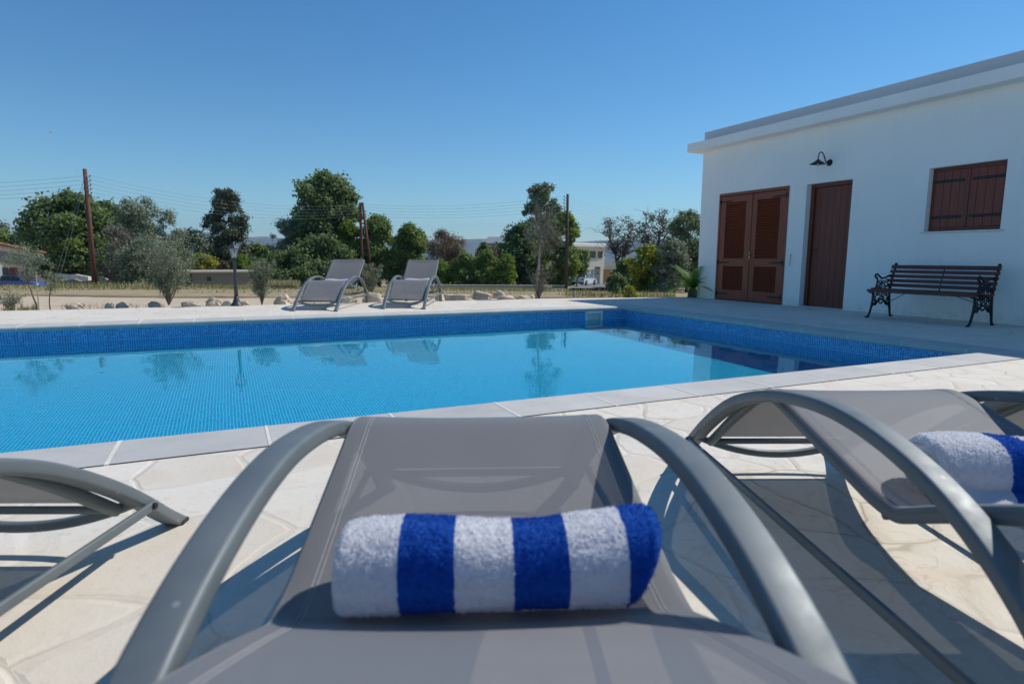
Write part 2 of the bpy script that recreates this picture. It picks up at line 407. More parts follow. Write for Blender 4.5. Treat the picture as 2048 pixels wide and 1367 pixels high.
L_CYP = mat_leaf('cypress_leaf', [(0.069, 0.086, 0.057), (0.081, 0.103, 0.062), (0.132, 0.147, 0.089), (0.206, 0.206, 0.132)], .7, .1)
L_PALM = mat_leaf('palm_leaf', [(.03, .09, .015), (.07, .17, .02), (.16, .30, .04), (.30, .42, .06)])
L_PINK = mat_leaf('pink_blossom', [(.45, .22, .25), (.6, .4, .38), (.5, .3, .3)])
M_BARK = simple('grey_bark', (.16, .13, .105), .9, var=.3, bmp=.5, bs=14)
M_BARKD = simple('dark_bark', (.07, .055, .045), .9, var=.3, bmp=.5, bs=14)
M_BARKP = simple('pale_bark', (.36, .31, .26), .9, var=.2, bmp=.4, bs=14)
M_STONE = simple('limestone_boulder', (.60, .49, .37), .9, var=.3, vs=6, bmp=.6, bs=9)
M_STONEG = simple('grey_limestone', (.48, .40, .31), .9, var=.3, vs=5, bmp=.6, bs=9)
M_POLE = mat_wood('creosoted_pole_wood', (.17, .065, .045), (.08, .03, .022), 'Z', .8)
M_POLED = mat_wood('weathered_dark_pole_wood', (.09, .06, .045), (.045, .03, .025), 'Z', .8)
M_PORC = simple('dark_porcelain', (.06, .04, .04), .3)
M_WIRE = simple('aluminium_wire', (.20, .21, .22), .6, .3)
M_GLASS = simple('lantern_glass', (.45, .5, .52), .08, 0, spec=.8)
M_LAMPB = simple('lamp_post_paint', (.05, .053, .06), .5, .2)

# ================================================================== GROUND
def mat_ground():
    m, n, b = newmat('dry_field_ground'); geo = N(n, 'ShaderNodeNewGeometry'); P = geo.outputs['Position']
    sx = N(n, 'ShaderNodeSeparateXYZ'); link(n, P, sx.inputs[0])
    nz = noisef(n, P, .35, 5, .6); nf = noisef(n, P, 3.5, 5, .65); nb = noisef(n, P, .06, 4)
    # distance measured along the pool's short side
    a = mth(n, 'SUBTRACT', mth(n, 'ADD', mth(n, 'MULTIPLY', sx.outputs[0], EA.x), mth(n, 'MULTIPLY', sx.outputs[1], EA.y)), EA.x*OX+EA.y*OY)
    aw = mth(n, 'ADD', a, mth(n, 'MULTIPLY', mth(n, 'SUBTRACT', nz, .5), 3.0))
    aw = mth(n, 'ADD', aw, mth(n, 'MULTIPLY', sx.outputs[0], .35))
    gravel = ramp(n, nf, [(.3, (.44, .35, .25)), (.7, (.60, .50, .37))])
    soil = ramp(n, nf, [(.3, (.13, .085, .06)), (.7, (.22, .15, .10))])
    grass = ramp(n, nf, [(.25, (.24, .19, .11)), (.5, (.36, .29, .18)), (.75, (.46, .38, .25))])
    grass = mixc(n, ramp(n, nz, [(.45, (0, 0, 0)), (.7, (.5, .5, .5))]), grass, (.16, .15, .07))
    far = ramp(n, nb, [(.35, (.06, .08, .035)), (.65, (.20, .18, .10))])
    s1 = mth(n, 'GREATER_THAN', aw, 7.4); s2 = mth(n, 'GREATER_THAN', aw, 8.6)
    c = mixc(n, s1, gravel, soil); c = mixc(n, s2, c, grass)
    mr = N(n, 'ShaderNodeMapRange'); mr.inputs['From Min'].default_value = 60; mr.inputs['From Max'].default_value = 160; link(n, a, mr.inputs['Value'])
    c = mixc(n, mr.outputs[0], c, far)
    link(n, c, b.inputs['Base Color']); b.inputs['Roughness'].default_value = 1; b.inputs['Specular IOR Level'].default_value = .1
    bump(n, b, nf, .7, .05); return m
M_GROUND = mat_ground()
bs_ = [-11000, -3000, -1000, -400, -180, -90, -60, -45]+list(np.arange(-36, -14, 2.0))+[-14, -11, -8, -5, -2, 1, 4, 7, 9.5]+list(np.arange(12, 40, 3.0))+[45, 60, 90, 180, 400, 1000, 3000, 9000]
as_ = [-3000, -500, -100, -40, -20, -12.2, -8, -4, 0, 1.55]+list(np.arange(3.0, 50, 1.6))+[55, 65, 80, 100, 130, 180, 300, 600, 1500, 4000, 7600]
V = []; Fc = []
for ai in as_:
    for bi in bs_:
        p = PB(bi, ai); z = gz(p.y, p.x)
        if ai > 4 and abs(ai) < 200: z += (noise.noise(Vector((bi*.15, ai*.15, 0)))*.10)*min(1, (ai-4)/8)
        V.append((p.x, p.y, z))
nb_ = len(bs_)
for i in range(len(as_)-1):
    for j in range(nb_-1):
        if -14.01 <= bs_[j] and bs_[j+1] <= 9.51 and as_[i] >= -12.21 and as_[i+1] <= 1.56: continue
        k = i*nb_+j; Fc.append((k, k+1, k+nb_+1, k+nb_))
tag(mk('ground', V, Fc, M_GROUND, smooth=True), 'dry field with gravel track and straw coloured grass beyond the terrace', kind='structure')

# far hills
def mat_hill():
    m, n, b = newmat('hill_scrub'); v = coord(n)
    link(n, ramp(n, noisef(n, v, .004, 6), [(.3, (.05, .075, .04)), (.7, (.16, .14, .09))]), b.inputs['Base Color']); b.inputs['Roughness'].default_value = 1; return m
M_HILL = mat_hill()
def ridge(name, label, Y0, prof, seed, thick=1000):
    V = []; Fc = []; n = 160
    us = np.linspace(-300, 2400, n)
    for i, u in enumerate(us):
        v = np.interp(u, [p[0] for p in prof], [p[1] for p in prof]) + noise.noise(Vector((u*.012, seed, 0)))*5+noise.noise(Vector((u*.05, seed, 3)))*2
        p = at(u, v, Y0); hgt = max(p.z, 5)
        for k, (dy, hh) in enumerate(((-thick*.55, -.12), (-thick*.3, .45), (-thick*.12, .8), (0, 1), (thick*.3, .6), (thick*.6, -.1))):
            s = (Y0+dy)/Y0
            wob = 1+.12*noise.noise(Vector((u*.03, k, seed)))*(0 < k < 3)
            V.append((p.x*s, Y0+dy, -30+(hgt+30)*hh*wob if hh > 0 else -60))
    for i in range(n-1):
        for k in range(5):
            q = i*6+k; Fc.append((q, q+6, q+7, q+1))
    return tag(mk(name, V, Fc, M_HILL, smooth=True), label, kind='structure')
ridge('hills', 'long blue ridge of hills on the horizon', 5200, [(-300, 492), (300, 490), (380, 470), (420, 466), (470, 478), (540, 474), (600, 480), (720, 485), (900, 486), (935, 480), (1010, 484), (1160, 486), (1230, 480), (1330, 478), (1420, 484), (2400, 490)], 1.3)
ridge('hills', 'faint farther ridge of hills behind the first', 7200, [(-300, 488), (800, 484), (930, 478), (965, 474), (1050, 480), (1150, 484), (2400, 488)], 7.7)

# ================================================================== TERRACE AND POOL  (all in the pool frame)
B0, A1 = -11.6, -5.69
def pm(o): o.matrix_world = POOLM; return o
CW = .36
dk = MB()
def sheet(mb, pts, z): mb.add([(b, a, z) for b, a in pts], [tuple(range(len(pts)))])
fe = [(-14, 2.8), (-6.8, 2.6), (-.26, 2.42), (1.6, 2.05), (3.6, 1.75), (9.6, 1.75)]
# around the pool, with the pool and its coping left open
sheet(dk, [(-14, CW), (B0-CW, CW), (CW, CW), (9.6, CW)]+fe[::-1], 0)
sheet(dk, [(-14, -12.3), (9.6, -12.3), (9.6, A1-CW), (CW, A1-CW), (B0-CW, A1-CW), (-14, A1-CW)], 0)
sheet(dk, [(-14, A1-CW), (B0-CW, A1-CW), (B0-CW, CW), (-14, CW)], 0)
sheet(dk, [(CW, A1-CW), (9.6, A1-CW), (9.6, CW), (CW, CW)], 0)
for p, q in zip(fe[:-1], fe[1:]): dk.add([(p[0], p[1], 0), (q[0], q[1], 0), (q[0], q[1], -.3), (p[0], p[1], -.3)], [(0, 1, 2, 3)])
tag(pm(dk.build('terrace', M_PAVE)), 'cream crazy paved stone terrace round the pool', kind='structure')
# coping: one bull-nosed stone after another (rows share the group idea but are the pool's own edge: structure)
cp = MB(); gr = MB()
def cop_prof(wd=CW, th=.05):    # section (across, z): across 0 = over the water (overhang -.02)
    return [(wd-.004, 0.004), (.02, 0.004), (-.004, .001), (-.016, -.007), (-.02, -.018), (-.02, -.048), (-.012, -.056), (.03, -.057), (wd-.004, -.057)]
def stones(fixed, lo, hi, phase, axis, sgn):
    L = .614; k = math.floor((lo-phase)/L)
    x = phase+k*L; pr = cop_prof()
    while x < hi-.02:
        x0, x1 = max(x+.006, lo), min(x+L-.006, hi)
        if x1-x0 > .05:
            dz = random.uniform(-.0006, .0006)
            pts = []
            for t in (x0, x0+.004, x1-.004, x1):
                for (c, z) in pr:
                    e = .004 if t in (x0, x1) else 0
                    cc = fixed+sgn*c
                    pts.append(((t, cc, z-e*(z > -.03)+dz) if axis == 'b' else (cc, t, z-e*(z > -.03)+dz)))
            n = len(pr); F_ = []
            for i in range(3):
                for j in range(n-1): F_.append((i*n+j, i*n+j+1, (i+1)*n+j+1, (i+1)*n+j))
            F_.append(tuple(range(n))); F_.append(tuple(3*n+j for j in range(n))[::-1]); cp.add(pts, F_)
        # mortar in the joint
        if lo < x < hi:
            g = [(CW, .0055), (.02, .0055), (-.004, .0025), (-.015, -.006), (-.0185, -.018), (-.018, -.05), (CW, -.05)]
            P_ = []
            for t in (x-.008, x+.008):
                for (c, z) in g: P_.append((t, fixed+sgn*c, z) if axis == 'b' else (fixed+sgn*c, t, z))
            n = len(g)
            gr.add(P_, [(j, (j+1) % n, n+(j+1) % n, n+j) for j in range(n)]+[tuple(range(n)), tuple(range(n, 2*n))])
        x += L
stones(0, B0-CW, .0, -8.62, 'b', 1)          # far side
stones(A1, B0-CW, CW, -3.147, 'b', -1)       # near side
stones(0, A1, CW, -3.674, 'a', 1)            # house side
stones(B0, A1, 0, -3.674, 'a', -1)
o = pm(cp.build('pool_coping', M_COPING, auto=18)); tag(o, 'grey bull nosed coping stones round the pool edge', kind='structure')
o = pm(gr.build('coping_joints', M_GROUT, auto=40)); tag(o, 'pale mortar joints between the coping stones', kind='structure')
bed = MB()
for (x0, y0, x1, y1) in ((B0-CW, .012, CW, CW), (B0-CW, A1-CW, CW, A1-.012), (.012, A1-.012, CW, .012), (B0-CW, A1-.012, B0-.012, .012)):
    bed.box((x0+.001, y0, -.20), (x1-.001, y1, -.001-.006))
o = pm(bed.build('coping_bed', M_GROUT)); tag(o, 'mortar bed under the coping', kind='structure')
WZ = -.20; DEP = -1.25
pw = MB()
sk0, sk1, sz0, sz1 = -.81, -.48, -.33, -.07
def wallq(p, q, z0, z1): pw.add([(p[0], p[1], z0), (q[0], q[1], z0), (q[0], q[1], z1), (p[0], p[1], z1)], [(0, 1, 2, 3)])
wallq((B0, 0), (sk0, 0), DEP, -.03); wallq((sk1, 0), (0, 0), DEP, -.03); wallq((sk0, 0), (sk1, 0), DEP, sz0); wallq((sk0, 0), (sk1, 0), sz1, -.03)
wallq((0, 0), (0, A1), DEP, -.03); wallq((0, A1), (B0, A1), DEP, -.03); wallq((B0, A1), (B0, 0), DEP, -.03)
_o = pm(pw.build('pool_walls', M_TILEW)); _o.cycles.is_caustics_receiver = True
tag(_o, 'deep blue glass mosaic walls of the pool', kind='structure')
nx, ny = 60, 30; V = []; Fc = []
for j in range(ny+1):
    for i in range(nx+1):
        b_ = B0+(0-B0)*i/nx; a_ = A1*j/ny; V.append((b_, a_, DEP))
for j in range(ny):
    for i in range(nx): k = j*(nx+1)+i; Fc.append((k, k+nx+1, k+nx+2, k+1))
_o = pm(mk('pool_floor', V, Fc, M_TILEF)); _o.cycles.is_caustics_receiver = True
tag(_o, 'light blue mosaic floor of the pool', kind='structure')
nx, ny = 160, 80; V = []; Fc = []
for j in range(ny+1):
    for i in range(nx+1):
        b_ = B0-B0*i/nx; a_ = A1*j/ny
        V.append((b_, a_, WZ+.0011*noise.noise(Vector((b_*1.3, a_*1.3, 1)))+.0004*noise.noise(Vector((b_*4, a_*4, 5)))))
for j in range(ny):
    for i in range(nx): k = j*(nx+1)+i; Fc.append((k, k+nx+1, k+nx+2, k+1))
_o = pm(mk('pool_water', V, Fc, M_WATER, smooth=True)); _o.cycles.is_caustics_caster = True
tag(_o, 'clear still water filling the pool', kind='structure')
# skimmer
sk = empty('pool_skimmer', PB((sk0+sk1)/2, 0, sz0), PA, 'white square skimmer opening in the far tiled pool wall', 'skimmer')
M_PLAS = simple('white_plastic', (.72, .74, .74), .4, var=.06); M_PLASD = simple('grey_plastic_inside', (.16, .2, .2), .6)
hw, hh = (sk1-sk0)/2, sz1-sz0
fr = MB()
for (x0, z0, x1, z1) in ((-hw-.01, hh-.035, hw+.01, hh+.01), (-hw-.01, -.01, hw+.01, .035), (-hw-.01, .035, -hw+.035, hh-.035), (hw-.035, .035, hw+.01, hh-.035)):
    fr.cbox((x0, -.022, z0), (x1, .004, z1), .004)
fr.build('frame', M_PLAS, sk)
th_ = MB(); x0, x1, z0, z1 = -hw+.035, hw-.035, .035, hh-.035
th_.add([(x0, 0, z0), (x1, 0, z0), (x1, 0, z1), (x0, 0, z1), (x0, .3, z0), (x1, .3, z0), (x1, .3, z1), (x0, .3, z1)], [(0, 1, 5, 4), (1, 2, 6, 5), (2, 3, 7, 6), (3, 0, 4, 7), (4, 5, 6, 7)])
th_.build('throat', M_PLASD, sk)
fl = MB(); fl.box((x0+.004, .03, z0+.002), (x1-.004, .04, z0+.09)); fl.build('weir_flap', M_PLAS, sk)

# ================================================================== POOL HOUSE
WB = 3.1
ho = empty('pool_house', PB(WB, 1.64, 0), PA, 'low white rendered house with flat roof, brown louvred double door and shuttered window', 'house')
# local frame of the house: x = into the house (b), y = along a (0 at the far corner, negative towards the camera)
CA = 1.64
def ho_y(a): return a-CA
H_W = 3.14
LEN = 13.0; DEPTH = 8.0
holes = [(-.672, 1.085, 0.0, 2.19), (-1.92, -1.038, 0.0, 2.17), (-4.13, -3.135, 1.258, 2.18)]
ys = sorted({0.0, -LEN}.union(*[{ho_y(h[0]), ho_y(h[1])} for h in holes])); zs = sorted({0.0, H_W}.union(*[{h[2], h[3]} for h in holes]))
wl = MB()
def inhole(y, z): return any(ho_y(h[0]) < y < ho_y(h[1]) and h[2] < z < h[3] for h in holes)
for i in range(len(ys)-1):
    for j in range(len(zs)-1):
        y0, y1, z0, z1 = ys[i], ys[i+1], zs[j], zs[j+1]
        if inhole((y0+y1)/2, (z0+z1)/2): continue
        z0e = -.2 if z0 == 0 else z0
        wl.add([(0, y0, z0e), (0, y1, z0e), (0, y1, z1), (0, y0, z1)], [(0, 3, 2, 1)])
REV = .26
for (a0, a1, z0, z1) in holes:
    y0, y1 = ho_y(a0), ho_y(a1)
    for (p, q) in (((y0, z0), (y0, z1)), ((y0, z1), (y1, z1)), ((y1, z1), (y1, z0)), ((y1, z0), (y0, z0))):
        wl.add([(0, p[0], p[1]), (0, q[0], q[1]), (REV, q[0], q[1]), (REV, p[0], p[1])], [(0, 1, 2, 3)])
    wl.add([(REV, y0, z0), (REV, y1, z0), (REV, y1, z1), (REV, y0, z1)], [(0, 1, 2, 3)])
wl.add([(0, 0, -.2), (DEPTH, 0, -.2), (DEPTH, 0, H_W), (0, 0, H_W)], [(0, 1, 2, 3)])
wl.add([(0, -LEN, -.2), (DEPTH, -LEN, -.2), (DEPTH, -LEN, H_W), (0, -LEN, H_W)], [(3, 2, 1, 0)])
wl.add([(DEPTH, 0, -.2), (DEPTH, -LEN, -.2), (DEPTH, -LEN, H_W), (DEPTH, 0, H_W)], [(0, 1, 2, 3)])
wl.build('wall', M_STUCCO, ho)
OV = .23
MB().cbox((-OV, -LEN-OV, H_W), (DEPTH+OV, OV+.03, 3.315), .008).build('roof_slab', M_STUCCO, ho)
M_PARA = mat_stucco('grey_white_parapet_render', (.60, .595, .59))
pa = MB()
for (x0, y0, x1, y1) in ((0.0, -LEN, .18, .0), (DEPTH-.18, -LEN, DEPTH, 0), (.18, -.18, DEPTH-.18, 0), (.18, -LEN, DEPTH-.18, -LEN+.18)):
    pa.cbox((x0, y0, 3.315), (x1, y1, 3.535), .012)
pa.build('parapet', M_PARA, ho)
# louvred double door
y0, y1 = ho_y(holes[0][0]), ho_y(holes[0][1]); zt = holes[0][3]
dd = MB()
for (a, b, c, d) in ((y0, 0, y0+.05, zt), (y1-.05, 0, y1, zt), (y0+.05, zt-.06, y1-.05, zt)): dd.cbox((-.012, a, b+.004), (.09, c, d), .004)
dd.box((.085, y0+.05, .004), (.1, y1-.05, zt-.06))
DD = dd.build('double_door', M_WOOD, ho)
ym = (y0+y1)/2
def louvre_leaf(ya, yb):
    m = MB(); st = .14; x0, x1 = -.002, .042
    z0, z1 = .015, zt-.066
    rails = [(z0, z0+.20), (.70, .86), (z1-.13, z1)]
    m.cbox((x0, ya, z0), (x1, ya+st, z1), .004); m.cbox((x0, yb-st, z0), (x1, yb, z1), .004)
    for r0, r1 in rails: m.cbox((x0+.002, ya+st, r0), (x1-.002, yb-st, r1), .003)
    for (s0, s1) in ((rails[0][1], rails[1][0]), (rails[1][1], rails[2][0])):
        k = int((s1-s0)/.044); 
        for i in range(k):
            zc = s0+(i+.5)*(s1-s0)/k
            ang = R_(38); c, s_ = math.cos(ang), math.sin(ang); pts = []
            for yy in (ya+st+.001, yb-st-.001):
                for (u, w_) in ((-.025, -.005), (.025, -.005), (.025, .005), (-.025, .005)):
                    pts.append((.022+u*c-w_*s_, yy, zc+u*s_+w_*c))
            m.add(pts, [(0, 1, 2, 3), (7, 6, 5, 4), (0, 4, 5, 1), (1, 5, 6, 2), (2, 6, 7, 3), (3, 7, 4, 0)])
    return m
louvre_leaf(y0+.053, ym-.002).build('door_leaf', M_WOOD, DD)
louvre_leaf(ym+.002, y1-.053).build('door_leaf', M_WOOD, DD)
MB().cbox((-.016, ym-.022, .02), (-.003, ym+.022, zt-.07), .003).build('cover_strip', M_WOOD, DD)
for zz in (.13, .78, 2.02):
    for (ya, yb, e) in ((y0+.02, y0+.36, 1), (y1-.36, y1-.02, -1)):
        m = MB(); m.cbox((-.012, ya, zz-.014), (-.003, yb, zz+.014), .002)
        ye = y0+.045 if e == 1 else y1-.045
        m.tube([(-.016, ye, zz-.05), (-.016, ye, zz+.05)], .011, 8); m.build('hinge', M_IRON, DD)
m = MB(); m.cbox((-.026, ym-.05, .84), (-.017, ym-.02, .99), .002); m.tube([(-.02, ym-.035, .93), (-.06, ym-.035, .93), (-.065, ym+.06, .93)], .009, 8)
m.build('handle', M_BRASS, DD)
# plain door in its recess
y0, y1 = ho_y(holes[1][0]), ho_y(holes[1][1]); zt = holes[1][3]
dr = MB(); px = .13
for (a, b, c, d) in ((y0+.002, .004, y0+.065, zt-.002), (y1-.065, .004, y1-.002, zt-.002), (y0+.065, zt-.06, y1-.065, zt-.002)): dr.cbox((px-.015, a, b), (px+.08, c, d), .004)
DR = dr.build('door', M_WOODD, ho)
lf = MB()
nb = 6; wdt = (y1-y0-.13)/nb
for i in range(nb): lf.cbox((px+.03, y0+.065+i*wdt+.001, .012), (px+.06, y0+.065+(i+1)*wdt-.001, zt-.062), .004)
lf.build('door_leaf', M_WOODD, DR)
m = MB(); m.tube([(px+.03, y1-.12, 1.02), (px-.02, y1-.12, 1.02), (px-.025, y1-.22, 1.02)], .009, 8); m.build('handle', M_IRON, DR)
MB().cbox((-.01, y0-.0, -.01), (REV-.01, y1, .012), .004).build('threshold', simple('pale_marble', (.6, .58, .55), .4), DR)
# window with plank shutters
y0, y1, z0, z1 = ho_y(holes[2][0]), ho_y(holes[2][1]), holes[2][2], holes[2][3]
wf = MB(); px = .10
for (a, b, c, d) in ((y0+.002, z0+.02, y0+.05, z1-.002), (y1-.05, z0+.02, y1-.002, z1-.002), (y0+.05, z1-.05, y1-.05, z1-.002), (y0+.05, z0+.02, y1-.05, z0+.06)): wf.cbox((px, a, b), (px+.07, c, d), .004)
WF = wf.build('window', M_WOODD, ho)
ym = (y0+y1)/2
M_SHUT = mat_wood('shutter_wood', (.25, .048, .024), (.13, .026, .014))
for (ya, yb) in ((y0+.052, ym-.003), (ym+.003, y1-.052)):
    m = MB(); k = 4; wd = (yb-ya)/k
    for i in range(k): m.cbox((px-.008, ya+i*wd+.0015, z0+.062), (px+.022, ya+(i+1)*wd-.0015, z1-.052), .003)
    m.build('shutter', M_SHUT, WF)
    for zz in (z0+.21, z1-.2):
        m = MB(); m.cbox((px-.016, ya+.004 if ya < ym-.1 else ya+.05, zz-.02), (px-.009, yb-.05 if ya < ym-.1 else yb+.02, zz+.02), .002)
        m.build('hinge', M_IRON, WF)
MB().cbox((px-.022, ym-.02, z0+.065), (px-.0085, ym+.02, z1-.055), .003).build('cover_strip', M_WOODD, WF)
MB().cbox((-.03, y0-.045, z0-.022), (REV-.02, y1+.03, z0+.006), .004).build('sill', simple('pale_sill', (.7, .69, .67), .5), WF)
# door hook rod on the wall
m = MB(); yy = ho_y(-.80); m.tube([(-.012, yy, .93), (-.02, yy-.006, .90), (-.02, yy, .76), (-.012, yy+.004, .735)], .004, 6); m.lathe([(.012, 0), (.012, .01)], 8, (-.006, yy, .93)); m.build('door_hook', M_IRON, ho)
# foot of the wall is slightly dirty: skirting line
# ---- wall lamp
wlmp = empty('wall_lamp', PB(WB, -1.46, 2.49), PA, 'black swan neck barn lamp on the white wall above the doors', 'wall lamp')
wlmp.scale = (.88, .88, .88)
m = MB(); m.lathe([(.0, -.022), (.045, -.02), (.062, -.008), (.065, 0)], 20); m.xf(Matrix.Rotation(R_(90), 4, 'Y')); m.build('wall_plate', M_IRON, wlmp, auto=40)
arm = spline([(-.01, 0, 0), (-.06, .005, -.005), (-.11, .012, .04), (-.15, .02, .13), (-.20, .03, .185), (-.25, .04, .17), (-.27, .045, .10), (-.27, .045, .03)], 6)
MB().tube(arm, .0105, 8).build('arm', M_IRON, wlmp, smooth=True)
MB().lathe([(.02, .05), (.03, .035), (.05, .02), (.10, -.012), (.145, -.035), (.147, -.04), (.142, -.038), (.06, -.01), (.02, .0)], 24, (-.27, .045, 0)).build('shade', M_IRON, wlmp, smooth=True)
MB().lathe([(.012, .0), (.018, -.03), (.022, -.055), (.014, -.075), (.003, -.08)], 12, (-.27, .045, 0)).build('bulb', M_GLASS, wlmp, smooth=True)
# ---- hose reel just in frame at the right edge
M_RED = simple('red_plastic', (.35, .02, .03), .4)
hr = empty('hose_reel', PB(WB, -4.83, .12), PA, 'red plastic hose reel low on the white wall at the right', 'hose reel')
m = MB(); m.lathe([(.0, 0), (.11, 0), (.12, .01), (.12, .02), (.05, .03), (.05, .10), (.12, .11), (.12, .12), (.11, .13), (.0, .13)], 24); m.xf(Matrix.Translation((-.01, 0, .13)) @ Matrix.Rotation(R_(-90), 4, 'Y')); m.build('drum', M_RED, hr, auto=40)
m = MB(); m.cbox((-.015, -.03, .0), (0, .03, .26), .003); m.build('bracket', M_IRON, hr)

# ================================================================== GARDEN BENCH
bn = empty('garden_bench', PB(2.72, -2.98, 0), PA, 'park bench with brown slats and black cast iron scroll ends against the white wall', 'bench')
BL = 1.42      # length along -y
def scroll(c, r, turns=1.3, a0=0, s=1, n=14):
    return [(c[0]+math.cos(a0+s*t*turns*2*math.pi)*r*(1-.6*t), 0, c[1]+math.sin(a0+s*t*turns*2*math.pi)*r*(1-.6*t)) for t in np.linspace(0, 1, n)]
def iron_end(y):
    m = MB(); sh = lambda P: [(p[0], y+p[1], p[2]) for p in P]
    T = lambda P, r=.013: m.tube(sh([(x, 0, z) for x, z in P] if len(P[0]) == 2 else P), r, 6)
    # x = 0 at rear foot, negative towards the pool
    T([tuple(p) for p in spline([(.03, .0), (.0, .05), (-.02, .16), (-.04, .28), (-.05, .40)], 4)], .017)       # rear leg
    T([tuple(p) for p in spline([(-.52, .0), (-.47, .06), (-.44, .16), (-.42, .28), (-.43, .38)], 4)], .017)     # front leg
    T([(-.55, .004), (-.49, .012)], .016); T([(.06, .004), (0, .012)], .016)
    T([tuple(p) for p in spline([(-.49, .36), (-.47, .405), (-.40, .40), (-.25, .375), (-.06, .38)], 4)], .018)  # seat rail
    T([tuple(p) for p in spline([(-.06, .36), (-.03, .48), (.0, .62), (.045, .74), (.06, .775)], 4)], .018)      # back upright
    m.tube(sh(scroll((.05, .775), .022, 1, 0)), .014, 6)
    T([tuple(p) for p in spline([(-.01, .60), (-.08, .615), (-.16, .59), (-.25, .575), (-.33, .62), (-.37, .64), (-.405, .615), (-.385, .585)], 4)], .014)  # arm
    T([tuple(p) for p in spline([(-.37, .60), (-.35, .54), (-.36, .47), (-.40, .41)], 4)], .013)
    T([tuple(p) for p in spline([(-.435, .24), (-.36, .18), (-.30, .235), (-.23, .20), (-.16, .235), (-.10, .18), (-.03, .24)], 4)], .011)
    T([tuple(p) for p in spline([(-.445, .14), (-.38, .20), (-.23, .26), (-.08, .20), (-.02, .12)], 4)], .012)
    for (cx, cz, r, s) in ((-.38, .33, .038, 1), (-.30, .34, .034, -1), (-.22, .33, .036, 1), (-.14, .34, .034, -1), (-.08, .31, .036, 1), (-.36, .26, .032, -1), (-.27, .275, .03, 1), (-.18, .275, .03, -1), (-.09, .25, .03, 1),
                           (-.29, .52, .04, 1), (-.21, .51, .036, -1), (-.13, .53, .038, 1), (-.25, .45, .034, -1), (-.16, .45, .034, 1), (-.08, .46, .034, -1), (-.32, .45, .03, 1)):
        m.tube(sh(scroll((cx, cz), r, 1.2, random.random()*6, s)), .0085, 5)
    return m
for y in (0.0, -BL+.06): iron_end(y).build('bench_end', M_IRON, bn, smooth=True)
m = MB()
for i, (x, z) in enumerate(((-.475, .405), (-.40, .425), (-.325, .413), (-.25, .402), (-.175, .397), (-.10, .40))):
    m.cbox((x-.031, -BL+.02, z-.012), (x+.031, .04, z+.012), .004)
m.cbox((-.512, -BL+.02, .375), (-.497, .04, .418), .004)
m.build('seat', M_BENCHW, bn)
m = MB()
for i in range(5):
    z = .475+i*.067; x = -.035+i*.0185
    m2 = MB(); hh_ = .028 if i == 4 else .0225
    m2.cbox((-.011, -BL+.02, -hh_), (.011, .04, hh_), .004); m2.xf(Matrix.Translation((x-.024, 0, z)) @ Matrix.Rotation(R_(14), 4, 'Y')); m.add(m2.v, m2.f)
m.build('backrest', M_BENCHW, bn)
for P_, r_ in (([(-.07, -BL/2, .40), (-.045, -BL/2, .50), (.005, -BL/2, .68), (.03, -BL/2, .76)], .008), ([(-.05, -.04, .24), (-.25, -.40, .39)], .005), ([(-.05, -BL+.10, .24), (-.25, -BL+.46, .39)], .005)):
    MB().tube(P_, r_, 6).build('brace', M_IRON, bn)

